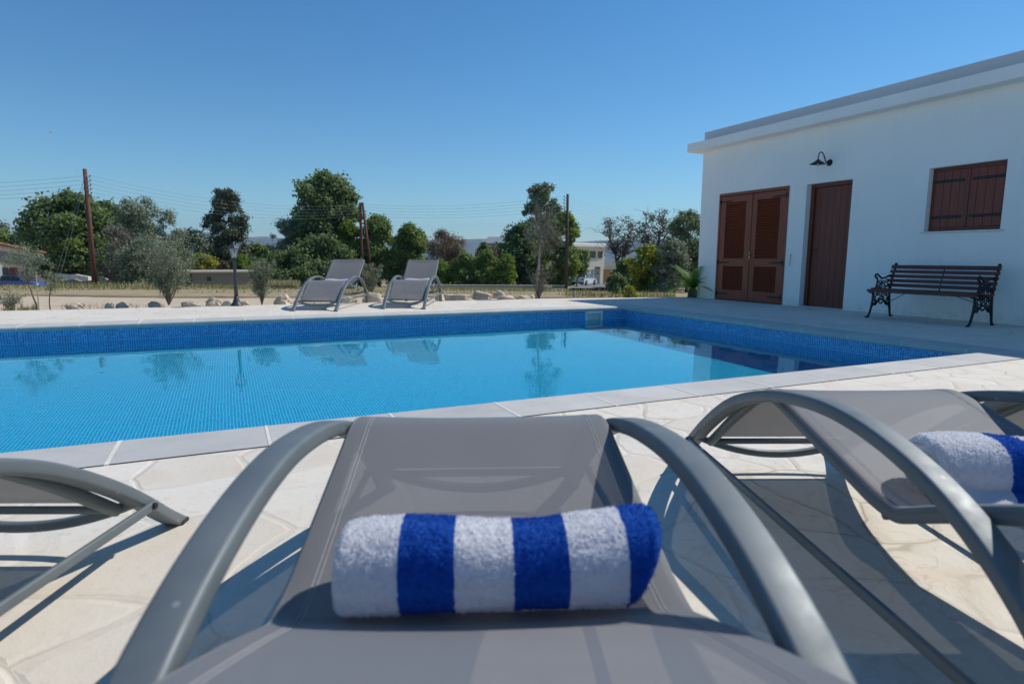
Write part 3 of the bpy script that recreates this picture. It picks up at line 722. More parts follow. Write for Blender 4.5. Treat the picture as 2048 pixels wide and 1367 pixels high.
# ================================================================== SUN LOUNGERS
# local frame: y = distance behind the front feet (towards the head end), x = across, z = up
ARC = spline([(0, 0), (.085, .062), (.18, .138), (.30, .225), (.45, .318), (.58, .383), (.72, .432), (.86, .467), (1.0, .490), (1.15, .502), (1.3, .494), (1.45, .466), (1.58, .42), (1.70, .35), (1.79, .27), (1.86, .17), (1.90, .07), (1.915, 0)], 4)
SEAT = spline([(.22, .150), (.32, .222), (.44, .308), (.55, .378), (.62, .420), (.68, .446), (.73, .4535), (.79, .447), (.92, .417), (1.09, .378), (1.20, .3535), (1.26, .341), (1.31, .3365)], 4)
PIV = (1.345, .3370)
FRP = rrect(.054, .034, .008)
RAIL = rrect(.026, .034, .009)
HW = .335; RX = .288
def arr(P): return [(float(p[0]), float(p[1])) for p in P]
def build_lounger(recl, label):
    root = empty('sun_lounger', label=label, cat='sun lounger')
    c, s_ = math.cos(R_(recl)), math.sin(R_(recl)); L = .74
    back = [(PIV[0]+c*t*L, PIV[1]+s_*t*L+.012*math.sin(t*math.pi)) for t in np.linspace(.10, 1, 14)]
    FULL = arr(spline(arr(SEAT)[::4]+[PIV]+[(PIV[0]+c*.035, PIV[1]+s_*.035)]+back[1:], 4))
    for sx in (-1, 1):
        MB().tube([(sx*HW, s, z) for s, z in arr(ARC)], None, prof=FRP, lat=(1, 0, 0)).build('side_arc', M_FRAME, root, auto=50)
        m = MB().tube([(sx*RX, s, z-.018) for s, z in FULL], None, prof=RAIL, lat=(1, 0, 0))
        m.tube([(sx*RX, .70, .432), (sx*HW, .70, .425)], .012, 8)
        m.build('side_rail', M_FRAME, root, auto=50)
        m = MB().tube([(sx*(HW+.030), .17, .128), (sx*(HW+.030), 1.83, .165)], None, prof=rrect(.014, .026, .005), lat=(1, 0, 0))
        for yy, zz in ((.185, .13), (1.82, .168)): m.tube([(sx*HW, yy, zz), (sx*(HW+.04), yy, zz)], .008, 8)
        m.build('stretcher', M_FRAME, root, auto=50)
        for yy, zz in ((.185, .13), (1.82, .168)): MB().lathe([(.0, .006), (.008, .005), (.010, 0), (.010, -.006)], 10).xf(Matrix.Translation((sx*(HW+.040), yy, zz)) @ Matrix.Rotation(R_(90*sx), 4, 'Y')).build('bolt', M_IRON, root)
        MB().cbox((sx*HW-.031, -.012, -.001), (sx*HW+.031, .03, .014), .004).build('foot_cap', M_IRON, root)
    bow = [(x, .20, .150-.075*(1-(x/HW)**2)) for x in np.linspace(-HW, HW, 17)]
    MB().tube(bow, None, prof=rrect(.026, .03, .01), lat=(0, 1, 0)).build('crossbar', M_FRAME, root, auto=50)
    bow = [(x, 1.80, .215-.06*(1-(x/HW)**2)) for x in np.linspace(-HW, HW, 17)]
    MB().tube(bow, None, prof=rrect(.026, .03, .01), lat=(0, 1, 0)).build('crossbar', M_FRAME, root, auto=50)
    MB().tube([(-RX, .235, .14), (RX, .235, .14)], .012, 8).build('cross_tube', M_FRAME, root, smooth=True)
    MB().tube([(-RX, 1.30, .300), (RX, 1.30, .300)], .012, 8).build('cross_tube', M_FRAME, root, smooth=True)
    tp = FULL[-1]
    MB().tube([(-RX, tp[0]+.002, tp[1]-.018), (-RX+.03, tp[0]+c*.03, tp[1]+s_*.03-.018), (RX-.03, tp[0]+c*.03, tp[1]+s_*.03-.018), (RX, tp[0]+.002, tp[1]-.018)], .0145, 8).build('top_bar', M_FRAME, root, smooth=True)
    # one sling from the foot to the head end, sagging a little between the rails, wrapped over them at the sides
    P = FULL+[(tp[0]+c*.035, tp[1]+s_*.035)]
    xs = np.concatenate([[-RX-.014, -RX-.006, -RX+.004], np.linspace(-RX+.03, RX-.03, 14), [RX-.004, RX+.006, RX+.014]])
    V = []; n = len(xs)
    for i, (s, z) in enumerate(P):
        e = min(1, i/5, (len(P)-1-i)/5); crest = math.exp(-((s-.73)/.10)**2)
        for j, x in enumerate(xs):
            t = x/RX; dz = -(.013*(1-.6*crest))*e*max(0, 1-t*t)+.0012*noise.noise(Vector((x*7, s*5, 2)))*(1-abs(min(1, t)))
            if j in (0, n-1): dz = -.016
            elif j in (1, n-2): dz = -.003
            V.append((x, s, z+.003+dz))
    o = mk('sling', V, [(i*n+j, i*n+j+1, (i+1)*n+j+1, (i+1)*n+j) for i in range(len(P)-1) for j in range(n-1)], M_SLING, root, smooth=True)
    for sx in (-1, 1):
        for off in (.030, .037):
            q = 1-((RX-off)/RX)**2
            MB().tube([(sx*(RX-off), s, z+.0034-.013*q*(1-.6*math.exp(-((s-.73)/.10)**2))) for s, z in P[3:-3]], .0006, 4, caps=False).build('seam', M_SEAM, o)
    path = [(PIV[0]+c*t*L, PIV[1]+s_*t*L) for t in np.linspace(0, 1, 18)]
    # support stay
    q = path[9]; z1 = .19
    MB().tube([(-.20, q[0], q[1]-.02), (-.20, q[0]+.14, z1), (.20, q[0]+.14, z1), (.20, q[0], q[1]-.02)], .009, 8).build('support_stay', M_FRAME, root, smooth=True)
    return root
def copy_tree(o, parent=None):
    c = o.copy(); COL.objects.link(c); c.parent = parent
    if parent is not None: c.matrix_parent_inverse = o.matrix_parent_inverse.copy()
    for ch in list(o.children): copy_tree(ch, c)
    return c
LY = .0236
def place_near(o, foot_s, lat, yaw=0.0):
    ax = Vector((-math.sin(LY), math.cos(LY), 0)); lt = Vector((math.cos(LY), math.sin(LY), 0))
    o.location = ax*foot_s + lt*lat; o.rotation_euler = (0, 0, LY+math.pi+yaw)
L1 = build_lounger(21.5, 'grey mesh sun lounger in the centre foreground, striped towel rolled on its seat')
place_near(L1, 2.13, -.041-.72*.038, .038)
L2 = copy_tree(L1); L2['label'] = 'grey sun lounger to the right of the centre one, with a striped towel'; place_near(L2, 2.48, 1.11); L2.scale = (.97, .97, .97)
L3 = copy_tree(L1); L3['label'] = 'grey mesh sun lounger cut off by the left edge, no towel in view'; place_near(L3, 1.845, -1.345)
L6 = copy_tree(L1); L6['label'] = 'grey mesh sun lounger at the far right edge, only its curved arm in view'; place_near(L6, 2.55, 2.14)
L4 = build_lounger(36, 'left one of two loungers across the pool with raised backs, nearer the lamp post')
L4.location = (-3.075, 9.37, 0); L4.rotation_euler = (0, 0, R_(-1))
L5 = copy_tree(L4); L5['label'] = 'right one of two loungers across the pool with raised backs'
L5.location = (-1.78, 9.88, 0); L5.rotation_euler = (0, 0, R_(-1.5))
for o in (L1, L2, L3, L6): o['group'] = 'sun loungers on the near side of the pool'
for o in (L4, L5): o['group'] = 'sun loungers across the pool'

# ================================================================== TOWELS
def towel(name, label, mat, L, ry, rz_, loc, rot, nu=250, nv=230, pile=.0024, seed=0, group=None, tilt=(0, 0, 0), flap=False):
    V = []; us = np.linspace(-L/2, L/2, nu); NV = nv
    def sect(x, k):         # flattened roll, overlapping end of the cloth at the back
        a = 2*math.pi*k/NV
        e = 2.5
        cy = math.copysign(abs(math.cos(a))**(2/e), math.cos(a)); sz = math.copysign(abs(math.sin(a))**(2/e), math.sin(a))
        wob = 1+.035*noise.noise(Vector((x*5, math.cos(a), math.sin(a)+seed)))+.012*noise.noise(Vector((x*14, math.cos(a)*2, math.sin(a)*2+seed)))
        if a > math.pi+.42 and a < math.pi*1.5+.3: wob *= .93
        return ry*cy*wob, rz_*sz*wob
    for x in us:
        t = (x+L/2)/L
        endr = 1-.25*max(0, (abs(2*t-1)-.93)/.07)**2
        up = .008*math.sin(t*math.pi*2.2+.4)+(.010*t)
        for k in range(NV):
            y, z = sect(x, k); y *= endr; z *= endr
            # longitudinal stretch of the rolled edge: right end leans out at the top
            xx = x + (.03*(z/rz_) if t > .8 else .012*(z/rz_)*(-1 if t < .2 else 0)*0)*max(0, (t-.8)/.2)
            p = Vector((xx, y, z+rz_+up*max(0, z/rz_)))
            n_ = Vector((0, y/ry, z/rz_)).normalized()
            d = noise.voronoi(p*340+Vector((seed, 0, 0)))[0][0]; d2 = noise.noise(p*80)
            p += n_*(pile*(1-d*1.3)+.0016*d2)
            p += Vector((noise.noise(p*260), 0, noise.noise(p*260+Vector((9, 9, 9)))))*.0010
            if p.z < .001: p.z = .001
            V.append(p[:])
    Fq = [(i*NV+k, i*NV+(k+1) % NV, (i+1)*NV+(k+1) % NV, (i+1)*NV+k) for i in range(nu-1) for k in range(NV)]
    base = len(V)
    # spiral ends
    for side, x in ((-1, -L/2), (1, L/2)):
        ring0 = 0 if side < 0 else (nu-1)*NV
        prev = [ring0+k for k in range(NV)]
        for q in range(1, 13):
            f = 1-q/13; cur = []
            for k in range(NV):
                v = V[ring0+k]; a = k/NV
                gro = math.sin((f*5+a)*2*math.pi)
                cur.append(len(V)); V.append((v[0]+side*.006*gro*(q > 1)-side*.006, v[1]*f, rz_+(v[2]-rz_)*f))
            for k in range(NV): Fq.append((prev[k], prev[(k+1) % NV], cur[(k+1) % NV], cur[k]))
            prev = cur
        Fq.append(tuple(prev))
    Fq = [f if len(f) == 4 else f for f in Fq]
    if flap:    # loose folded corner at the left end hanging forward
        b0 = len(V); nf = 26; mf = 16
        for i in range(nf):
            for j in range(mf):
                u = i/(nf-1); w_ = j/(mf-1)
                x = -L/2-.012+.20*u; y = -ry*.55-.085*w_*(1-.35*u)-.01; z = rz_*1.15*(1-u*.55)*(1-w_*.97)+.012*math.sin(u*9+w_*3)*(w_)+.010
                p = Vector((x, y, max(z, .004))); p += Vector((0, -1, .3)).normalized()*noise.noise(p*120)*.003
                V.append(p[:])
        Fq += [(b0+i*mf+j, b0+i*mf+j+1, b0+(i+1)*mf+j+1, b0+(i+1)*mf+j) for i in range(nf-1) for j in range(mf-1)]
    if nu > 100:        # terry loops standing up from the cloth
        A = np.array(V[:nu*NV]); g = np.random.default_rng(seed+40); k = 42000
        i = g.integers(1, nu-1, k); j = g.integers(0, NV, k); P = A[i*NV+j]; c_ = np.stack([P[:, 0], np.zeros(k), np.full(k, rz_)], 1)
        nr = P-c_; nr /= np.linalg.norm(nr, axis=1)[:, None]; keep = P[:, 2] > .004; P, nr = P[keep], nr[keep]; k = len(P)
        P = P+g.normal(size=(k, 3))*.0006; d = nr+g.normal(size=(k, 3))*.50; d /= np.linalg.norm(d, axis=1)[:, None]
        sd2 = np.cross(d, g.normal(size=(k, 3))); sd2 /= np.linalg.norm(sd2, axis=1)[:, None]
        ln = (.0014+.0020*g.random(k))[:, None]; w_ = .00065
        q = np.stack([P-sd2*w_, P+sd2*w_, P+d*ln+sd2*w_*.8, P+d*ln-sd2*w_*.8], 1).reshape(-1, 3); b0 = len(V)
        V = list(map(tuple, np.array([tuple(v) for v in V])))+list(map(tuple, q)); Fq += [(b0+4*t, b0+4*t+1, b0+4*t+2, b0+4*t+3) for t in range(k)]
    o = mk(name, V, Fq, mat, smooth=True); o.location = loc; o.rotation_euler = rot
    return tag(o, label, 'towel', group)
ax_ = Vector((-math.sin(LY), math.cos(LY), 0)); lt_ = Vector((math.cos(LY), math.sin(LY), 0))
T1 = towel('rolled_towel', 'rolled blue and white striped towel on the centre foreground lounger', M_TOWEL, .434, .068, .0565, ax_*.828+lt_*(-.006)+Vector((0, 0, .336)), (R_(3), R_(-1.0), LY+R_(1.0)), seed=1, group='striped towels on the near loungers')
T2 = towel('rolled_towel', 'folded blue and white striped towel with a loose white end on the right hand lounger', M_TOWEL2, .44, .075, .06, ax_*1.245+lt_*1.142+Vector((0, 0, .327)), (R_(3), 0, LY+R_(-2)), seed=4, group='striped towels on the near loungers', flap=True)
def ltow(L, name, label, rz, seed):
    M_ = Matrix.Translation(L.location) @ Matrix.Rotation(L.rotation_euler.z, 4, 'Z')
    return towel(name, label, M_TOWELW, .42, .06, .05, M_ @ Vector((0.0, 1.22, .352)), (0, 0, L.rotation_euler.z+rz), nu=40, nv=40, seed=seed, group='white towels on the far loungers')
ltow(L4, 'rolled_towel', 'white rolled towel on the left lounger across the pool', 0.03, 11)
ltow(L5, 'rolled_towel', 'white rolled towel on the right lounger across the pool', .05, 15)

# ================================================================== TREES AND SHRUBS
def leaves_mesh(name, C_, n, size, mat, parent, aspect=.55, up=0.0, blade=False, seed=0):
    """C_: list of (centre, radius(3), weight): leaf cards on and inside leafy clumps"""
    g = np.random.default_rng(seed)
    cen = np.array([c[0] for c in C_], float); rad = np.array([c[1] for c in C_], float); wt = np.array([c[2] for c in C_], float)
    idx = g.choice(len(C_), n, p=wt/wt.sum())
    d = g.normal(size=(n, 3)); d /= np.linalg.norm(d, axis=1)[:, None]
    r = g.random(n)**.5*(1+.75*g.random(n)**3)
    P = cen[idx]+d*rad[idx]*r[:, None]
    nrm = d*.8+g.normal(size=(n, 3))*.75+np.array([0, 0, .35]); nrm /= np.linalg.norm(nrm, axis=1)[:, None]
    t = g.normal(size=(n, 3)); t[:, 2] += up; t -= nrm*(t*nrm).sum(1)[:, None]; t /= np.linalg.norm(t, axis=1)[:, None]
    b = np.cross(nrm, t)
    s = size*(.55+.9*g.random(n))
    u = t*(s*.5)[:, None]; v = b*(s*.5*aspect)[:, None]
    if blade: q = np.stack([P-u, P+v*.9-u*.1, P+u, P-v*.9-u*.1], 1)
    else: q = np.stack([P-u*.9-v*.35, P-u*.1+v, P+u, P-u*.05-v], 1)
    F_ = np.arange(n*4, dtype=np.int32).reshape(n, 4)
    return mk(name, q.reshape(-1, 3), F_, mat, parent)
def limbs(name, base, tips, r0, mat, parent, g, fork=.35, wig=.12, sub=0, rmin=.12):
    """trunk that splits into limbs reaching for the clumps; a single mesh"""
    m = MB(); base = Vector(base); top = sum((Vector(t) for t in tips), Vector())/len(tips)
    fk = base.lerp(top, fork); fk += Vector((g.normal(), g.normal(), 0))*(top-base).length*.04
    pts = [base+Vector((0, 0, -.1))]
    for k in range(1, 5):
        t = k/4; p = base.lerp(fk, t); p += Vector((g.normal(), g.normal(), 0))*r0*.35*(k < 4); pts.append(p)
    m.tube(pts, [r0*(1.25-.15*k) if k else r0*1.45 for k in range(5)], 7)
    for t_ in tips:
        t_ = Vector(t_); L = (t_-fk).length; P = [fk]
        for k in range(1, 6):
            t = k/5; p = fk.lerp(t_, t)+Vector((g.normal(), g.normal(), g.normal()))*L*wig*math.sin(t*math.pi)*.7+Vector((0, 0, L*.10*math.sin(t*math.pi)))
            P.append(p)
        m.tube(P, [r0*(.62*(1-k/5.6)+rmin*.3) for k in range(6)], 6)
        for q in range(sub):
            k = int(g.integers(2, 5)); s0 = P[k]; d = Vector((g.normal(), g.normal(), abs(g.normal())*.6+.1)).normalized()*L*(.25+.3*g.random())
            Q = [s0]
            for kk in range(1, 4): Q.append(s0+d*(kk/3)+Vector((g.normal(), g.normal(), g.normal()))*L*.035)
            m.tube(Q, [r0*.22*(1-.25*kk) for kk in range(4)], 4)
            for qq in range(2):
                s1 = Q[int(g.integers(1, 4))]; d1 = (d.normalized()+Vector((g.normal(), g.normal(), g.normal()))*.7).normalized()*L*.14
                m.tube([s1, s1+d1*.5+Vector((g.normal(), g.normal(), g.normal()))*L*.01, s1+d1], [r0*.11, r0*.08, r0*.04], 4)
    return m.build(name, mat, parent, smooth=True)
def px(u, Y): return (u-1024)/F_PX*Y*math.cos(TH)          # metres across per picture column at distance Y
def tree(name, label, cat, uc, top, Y, uw, mat, n=6000, leaf=.28, trunk_h=.15, shape='round', group=None, bark=None, seed=None, clumps=None, bot=None, r0=None, aspect=.6, sub=0, dens=1.0, depth=.8, zb=None, blade=False, up=0.0, mat2=None, csize=1.0):
    """uc column of the trunk, top row of the crown, Y distance, uw crown width in columns"""
    sd_ = seed if seed is not None else int(uc*7+top*3)
    g = np.random.default_rng(sd_)
    base = at(uc, 600, Y); base.z = gz(Y) if zb is None else zb
    topz = at(uc, top, Y).z; H = topz-base.z; W = uw/F_PX*Y
    root = empty(name, base, 0, label, cat, group)
    cz0 = H*trunk_h if bot is None else at(uc, bot, Y).z-base.z
    K = int((clumps or int(10+W*3.5))*2.1); cz0 = cz0 if shape in ('column', 'vee') or bot is None else min(cz0, H*.14)
    C_ = []; tips = []
    for k in range(K):
        th = g.random()*2*math.pi; zz = (k+g.random())/K
        if shape == 'round': prof = math.sqrt(max(.02, 1-(2*zz**.9-1)**2))*(.9 if zz < .6 else 1)
        elif shape == 'dome': prof = math.sqrt(max(.03, 1-zz**2.2))
        elif shape == 'column': prof = .55+.45*math.sin(zz*math.pi*.9+.3)
        elif shape == 'cone': prof = 1.02-zz*.8
        elif shape == 'vee': prof = .35+.65*zz**.7 if zz < .8 else .8
        rr = prof*W/2*(.20+.84*math.sqrt(g.random()))*(.96+.30*noise.noise(Vector((math.cos(th)*1.3, math.sin(th)*1.3, zz*3+sd_))))
        cr_ = (W*.14+H*.055)*(.40+.65*g.random())*csize*.88
        c = (rr*math.cos(th), rr*math.sin(th)*depth, cz0+(H-cz0-cr_*.6)*zz)
        C_.append((c, (cr_, cr_, cr_*.8), cr_**2)); tips.append(c)
    g2 = g.permutation(len(tips))[:min(len(tips), 12)]
    limbs('trunk', (0, 0, 0), [tips[i] for i in g2], r0 or max(.05, W*.022+.02), bark or M_BARK, root, g, fork=.35 if trunk_h > .1 else .2, sub=sub)
    n1 = int(n*dens*2.0)
    if mat2:
        leaves_mesh('crown', C_, n1, leaf, mat, root, aspect, seed=sd_, blade=blade, up=up)
        k = max(3, len(C_)//4); leaves_mesh('blossom' if mat2 is L_PINK else 'dry_foliage', [C_[i] for i in g.permutation(len(C_))[:k]], int(n1*.28), leaf*.9, mat2, root, aspect, seed=sd_+1)
    else: leaves_mesh('crown', C_, n1, leaf, mat, root, aspect, seed=sd_, blade=blade, up=up)
    return root
BG = 'trees and bushes beyond the field'
T = tree
T('leafy_tree', 'tall dark green leafy tree directly left of the reddish wooden pole', 'tree', 150, 383, 54, 150, L_DARK, 9500, .34, group=BG, bot=560, mat2=L_BRIGHT, clumps=44, csize=.8)
T('leafy_tree', 'dark green leafy tree behind and right of the reddish wooden pole', 'tree', 228, 402, 57, 105, L_DARK, 6500, .34, group=BG, bot=560, mat2=L_MID, clumps=34, csize=.85)
T('leafy_tree', 'low dark bushy tree behind the stone cottage roof, left of the tallest tree', 'tree', 78, 442, 66, 95, L_DARK, 4800, .36, group=BG, bot=570, shape='dome')
T('leafy_tree', 'green bushy tree at the left edge above the cottage roof', 'tree', 12, 458, 70, 110, L_MID, 4800, .36, group=BG, bot=570, shape='dome')
T('bare_tree', 'grey half bare tree at the very left edge behind the green one', 'tree', 8, 440, 78, 70, L_GREY, 1800, .35, group=BG, bot=520, sub=3, bark=M_BARK)
T('olive_tree', 'grey green olive tree with a narrow upright crown right of the wooden pole', 'tree', 292, 393, 49, 78, L_OLIVE, 6500, .22, group=BG, bot=545, shape='column', aspect=.35, clumps=30)
T('olive_tree', 'small grey olive crown on a leaning limb, right of the upright olive', 'tree', 350, 418, 50, 52, L_OLIVE, 3000, .2, group=BG, bot=480, trunk_h=.6, aspect=.35, clumps=14)
T('bare_tree', 'grey brown half dead tree in front of the dark leafy ones', 'tree', 238, 448, 46, 84, L_GREY, 3000, .2, group=BG, bot=560, sub=4, aspect=.3)
T('olive_tree', 'dull olive green tree behind the young olive by the terrace', 'tree', 385, 458, 60, 110, L_OLIVE, 5500, .26, group=BG, bot=560, shape='dome', aspect=.4)
T('olive_tree', 'broad grey green tree standing behind the big young olive', 'tree', 300, 470, 44, 130, L_OLIVE, 5500, .2, group=BG, bot=568, shape='dome', aspect=.4)
T('yellow_bush', 'bright yellow green bush growing above the flat roofed stone shed', 'bush', 412, 508, 52, 78, L_YEL, 4200, .16, trunk_h=.05, group=BG, shape='dome', clumps=20)
T('russet_bush', 'small rusty orange bush right of the yellow green one above the shed', 'bush', 452, 522, 52, 26, L_RED, 900, .15, trunk_h=.05, group=BG, shape='dome', clumps=8)
T('cypress_tree', 'tall grey green cypress with a cut flat top and ragged left side', 'tree', 462, 376, 62, 66, L_CYP, 9000, .30, group=BG, bot=535, shape='column', aspect=.35, clumps=46, csize=.75, up=.5)
T('cypress_tree', 'low ragged side growth leaning out left of the tall cypress', 'tree', 432, 425, 62.5, 34, L_CYP, 1500, .28, group=BG, bot=560, shape='column', aspect=.3, clumps=12, csize=.8)
T('leafy_tree', 'dark tree behind the lamp post, at the foot of the cypress', 'tree', 425, 486, 66, 90, L_DARK, 4200, .34, group=BG, bot=570, shape='dome')
T('leafy_tree', 'bushy green tree right of the cypress, behind the lamp post', 'tree', 515, 488, 66, 105, L_DARK, 5200, .34, group=BG, bot=570, shape='dome', mat2=L_BRIGHT)
T('leafy_bush', 'light green bush right behind the lantern of the lamp post', 'bush', 486, 508, 54, 56, L_BRIGHT, 3000, .2, trunk_h=.05, group=BG, shape='dome')
T('olive_tree', 'silvery grey olive tree left of the biggest tree', 'tree', 578, 438, 61, 76, L_OLIVE, 6500, .22, group=BG, bot=530, aspect=.35, clumps=28)
T('leafy_tree', 'dark green bushes in front of the silvery olive, left of the far loungers', 'tree', 590, 500, 56, 120, L_DARK, 6500, .26, group=BG, bot=575, trunk_h=.05, shape='dome', mat2=L_MID)
T('carob_tree', 'biggest round dark green carob tree in the middle of the tree line', 'tree', 655, 343, 62, 148, L_DARK, 17000, .36, group=BG, bot=530, clumps=64, csize=.72, r0=.28)
T('carob_tree', 'lower dark green growth under the biggest tree, behind the left far lounger', 'tree', 650, 470, 58, 150, L_DARK, 9500, .3, trunk_h=.05, group=BG, bot=577, shape='dome', clumps=40)
T('leafy_bush', 'light green bush in front of the biggest tree, left of the twin wooden poles', 'bush', 708, 436, 60.5, 46, L_BRIGHT, 3500, .26, group=BG, bot=545, shape='column', clumps=18)
T('leafy_tree', 'mid green bushy tree behind the twin wooden poles', 'tree', 760, 432, 61, 92, L_MID, 8000, .28, trunk_h=.05, group=BG, shape='dome', clumps=38, csize=.8)
T('leafy_tree', 'mid green tree with a rounded top right of the twin poles', 'tree', 822, 446, 60, 88, L_MID, 7500, .28, trunk_h=.05, group=BG, shape='dome', clumps=36, csize=.8)
T('russet_tree', 'reddish brown half bare tree right of the green row, behind the right far lounger', 'tree', 888, 458, 57, 84, L_RED, 3800, .2, group=BG, bot=520, sub=4, aspect=.35, bark=M_BARKP, mat2=L_GREY)
T('leafy_tree', 'dark crown behind the reddish half bare tree', 'tree', 900, 478, 66, 60, L_DARK, 3200, .3, group=BG, bot=560, shape='dome')
T('leafy_bush', 'yellowish green bush at the foot of the reddish tree', 'bush', 880, 520, 54, 62, L_BRIGHT, 3600, .18, trunk_h=.05, group=BG, shape='dome')
T('leafy_bush', 'first rounded green bush of the row left of the bare trunk sapling', 'bush', 930, 504, 53.5, 62, L_MID, 4200, .18, trunk_h=.05, group=BG, shape='dome', clumps=22)
T('leafy_bush', 'middle rounded green bush of the row under the grey roofed house', 'bush', 972, 500, 53, 60, L_MID, 4200, .18, trunk_h=.05, group=BG, shape='dome', clumps=22)
T('leafy_bush', 'bright green rounded bush next to the dark shade of the tall tree', 'bush', 1012, 508, 52.5, 46, L_BRIGHT, 3400, .17, trunk_h=.05, group=BG, shape='dome', clumps=20)
T('leafy_tree', 'small dark tree in front of the left end of the grey roofed house', 'tree', 966, 484, 68, 44, L_DARK, 2600, .28, group=BG, bot=560, shape='dome')
T('russet_bush', 'reddish bush under the grey roofed house', 'bush', 985, 496, 58, 36, L_RED, 1500, .2, trunk_h=.05, group=BG, shape='dome')
T('tall_tree', 'tall narrow grey green tree rising behind the bare trunk sapling', 'tree', 1081, 366, 63, 70, L_OLIVE, 5200, .26, group=BG, bot=490, shape='column', clumps=30, csize=.62, mat2=L_MID, seed=77)
T('leafy_tree', 'broad dark green tree at the foot of the tall narrow tree', 'tree', 1046, 446, 61, 112, L_DARK, 9000, .3, trunk_h=.05, group=BG, bot=572, shape='dome', clumps=44)
T('leafy_tree', 'leafy tree with yellow green leaves at the dark single pole, partly hiding the pale house', 'tree', 1122, 425, 58, 70, L_MID, 7500, .26, group=BG, bot=575, clumps=38, csize=.8, mat2=L_YEL, trunk_h=.08)
T('leafy_tree', 'low dark branch growth hanging over the white parked car', 'tree', 1152, 498, 60, 56, L_DARK, 1900, .22, group=BG, bot=545, trunk_h=.3, shape='column', mat2=L_BRIGHT, csize=.8)
def baretree(label, u, top, Y, uw, seed, mat=L_GREY, n=900, leaf=.12, nt_=9, dark=True, r0=.09):
    return T('bare_tree', label, 'tree', u, top, Y, uw, mat, n, leaf, group=BG, bot=500, sub=9, clumps=nt_+14, bark=M_BARKD if dark else M_BARK, seed=seed, r0=r0, trunk_h=.35, csize=.7, shape='vee')
baretree('twisted nearly leafless tree left of the pair, against the sky by the pale house', 1238, 432, 38, 92, 3)
baretree('twisted nearly leafless tree with the highest thin branches, right of the first', 1300, 418, 37, 74, 8)
T('olive_tree', 'dark olive tree with ragged top next to the corner of the white house', 'tree', 1372, 420, 32, 96, L_OLIVE, 9500, .13, group=BG, bot=565, clumps=34, csize=.8, sub=4, bark=M_BARKD, mat2=L_MID, aspect=.4)
T('olive_tree', 'low shaded olive bush between the twisted trees and the white house', 'bush', 1340, 480, 30, 90, L_OLIVE, 6500, .12, trunk_h=.05, group=BG, shape='dome', clumps=28, aspect=.4)
T('lemon_tree', 'yellow green leaved small tree in front of the twisted bare trees', 'tree', 1288, 488, 30, 72, L_YEL, 2600, .13, group=BG, bot=575, trunk_h=.2, clumps=26, csize=.75, mat2=L_BRIGHT, bark=M_BARKD, sub=3)
T('leafy_bush', 'dark bush under the yellow green tree', 'bush', 1290, 535, 31, 76, L_DARK, 3600, .14, trunk_h=.05, group=BG, shape='dome')
T('leafy_bush', 'dark evergreen bush at the bend of the asphalt road', 'bush', 1246, 520, 34, 52, L_DARK, 3000, .14, trunk_h=.05, group=BG, shape='dome')
T('oleander_bush', 'dark bush with pale pink blossom beside the asphalt road', 'bush', 1235, 545, 26, 42, L_DARK, 2200, .10, trunk_h=.05, group=BG, shape='dome', mat2=L_PINK)
T('yellow_bush', 'small yellow green shrub at the end of the terrace below the bare trees', 'bush', 1258, 571, 15.0, 34, L_YEL, 900, .05, trunk_h=.05, group='shrubs along the terrace', shape='dome', clumps=12)

# ---- young plants along the terrace edge
YG = 'shrubs along the terrace'
def multistem(label, u, top, Y, uw, base_v, mat, n, leaf, seed, stems=9, name='young_olive', cat='shrub', vee=True):
    g = np.random.default_rng(seed)
    base = at(u, base_v, Y); base.z = -.06
    H = at(u, top, Y).z-base.z; W = uw/F_PX*Y
    root = empty(name, base, 0, label, cat, YG); m = MB(); C_ = []
    for k in range(stems):
        a = k/stems*2*math.pi+g.random(); rr = W/2*(.25+.7*g.random()); hh_ = H*(.62+.38*g.random())
        tip = Vector((rr*math.cos(a), rr*math.sin(a)*.8, hh_)); P = []
        for q in range(7):
            t = q/6; P.append(Vector((tip.x*t**1.25, tip.y*t**1.25, tip.z*t))+Vector((g.normal(), g.normal(), 0))*W*.015*(q > 0))
        m.tube(P, [.011*(1-.8*q/6)*(H/1.1) for q in range(7)], 5)
        for q in range(2, 7):
            C_.append((tuple(P[q]), (W*.085, W*.085, H*.09), 1.0))
            for z in range(2):
                d = Vector((g.normal(), g.normal(), .5+g.random()*.6)).normalized()*W*.2
                e = P[q]+d; m.tube([P[q], (P[q]+e)/2, e], [.004*H, .003*H, .0015*H], 4); C_.append((tuple((P[q]+e)/2+d*.25), (W*.06, W*.06, H*.05), .8))
    m.build('trunk', M_BARK, root, smooth=True)
    leaves_mesh('crown', C_, n, leaf, mat, root, .26, up=.6, blade=True, seed=seed)
    return root
multistem('largest young olive bush on the terrace edge, left of the lamp post', 338, 488, 11.2, 130, 612, L_OLIVE, 9000, .042, 5, 14)
multistem('dark grey green rosemary like bush between the lamp post and the far loungers', 524, 522, 11.3, 68, 609, L_OLIVE, 6500, .036, 6, 14, 'rosemary_bush')
multistem('grey green bush directly behind the left far lounger', 742, 526, 13.6, 62, 592, L_OLIVE, 4200, .036, 9, 12, 'rosemary_bush')
multistem('thin twiggy grey shrub round the foot of the bare trunk sapling', 1078, 530, 13.0, 62, 598, L_GREY, 1700, .030, 12, 14, 'twiggy_shrub')
multistem('low grey lavender tuft at the far left terrace edge', 22, 592, 9.9, 74, 620, L_OLIVE, 1600, .03, 14, 16, 'lavender_tuft')
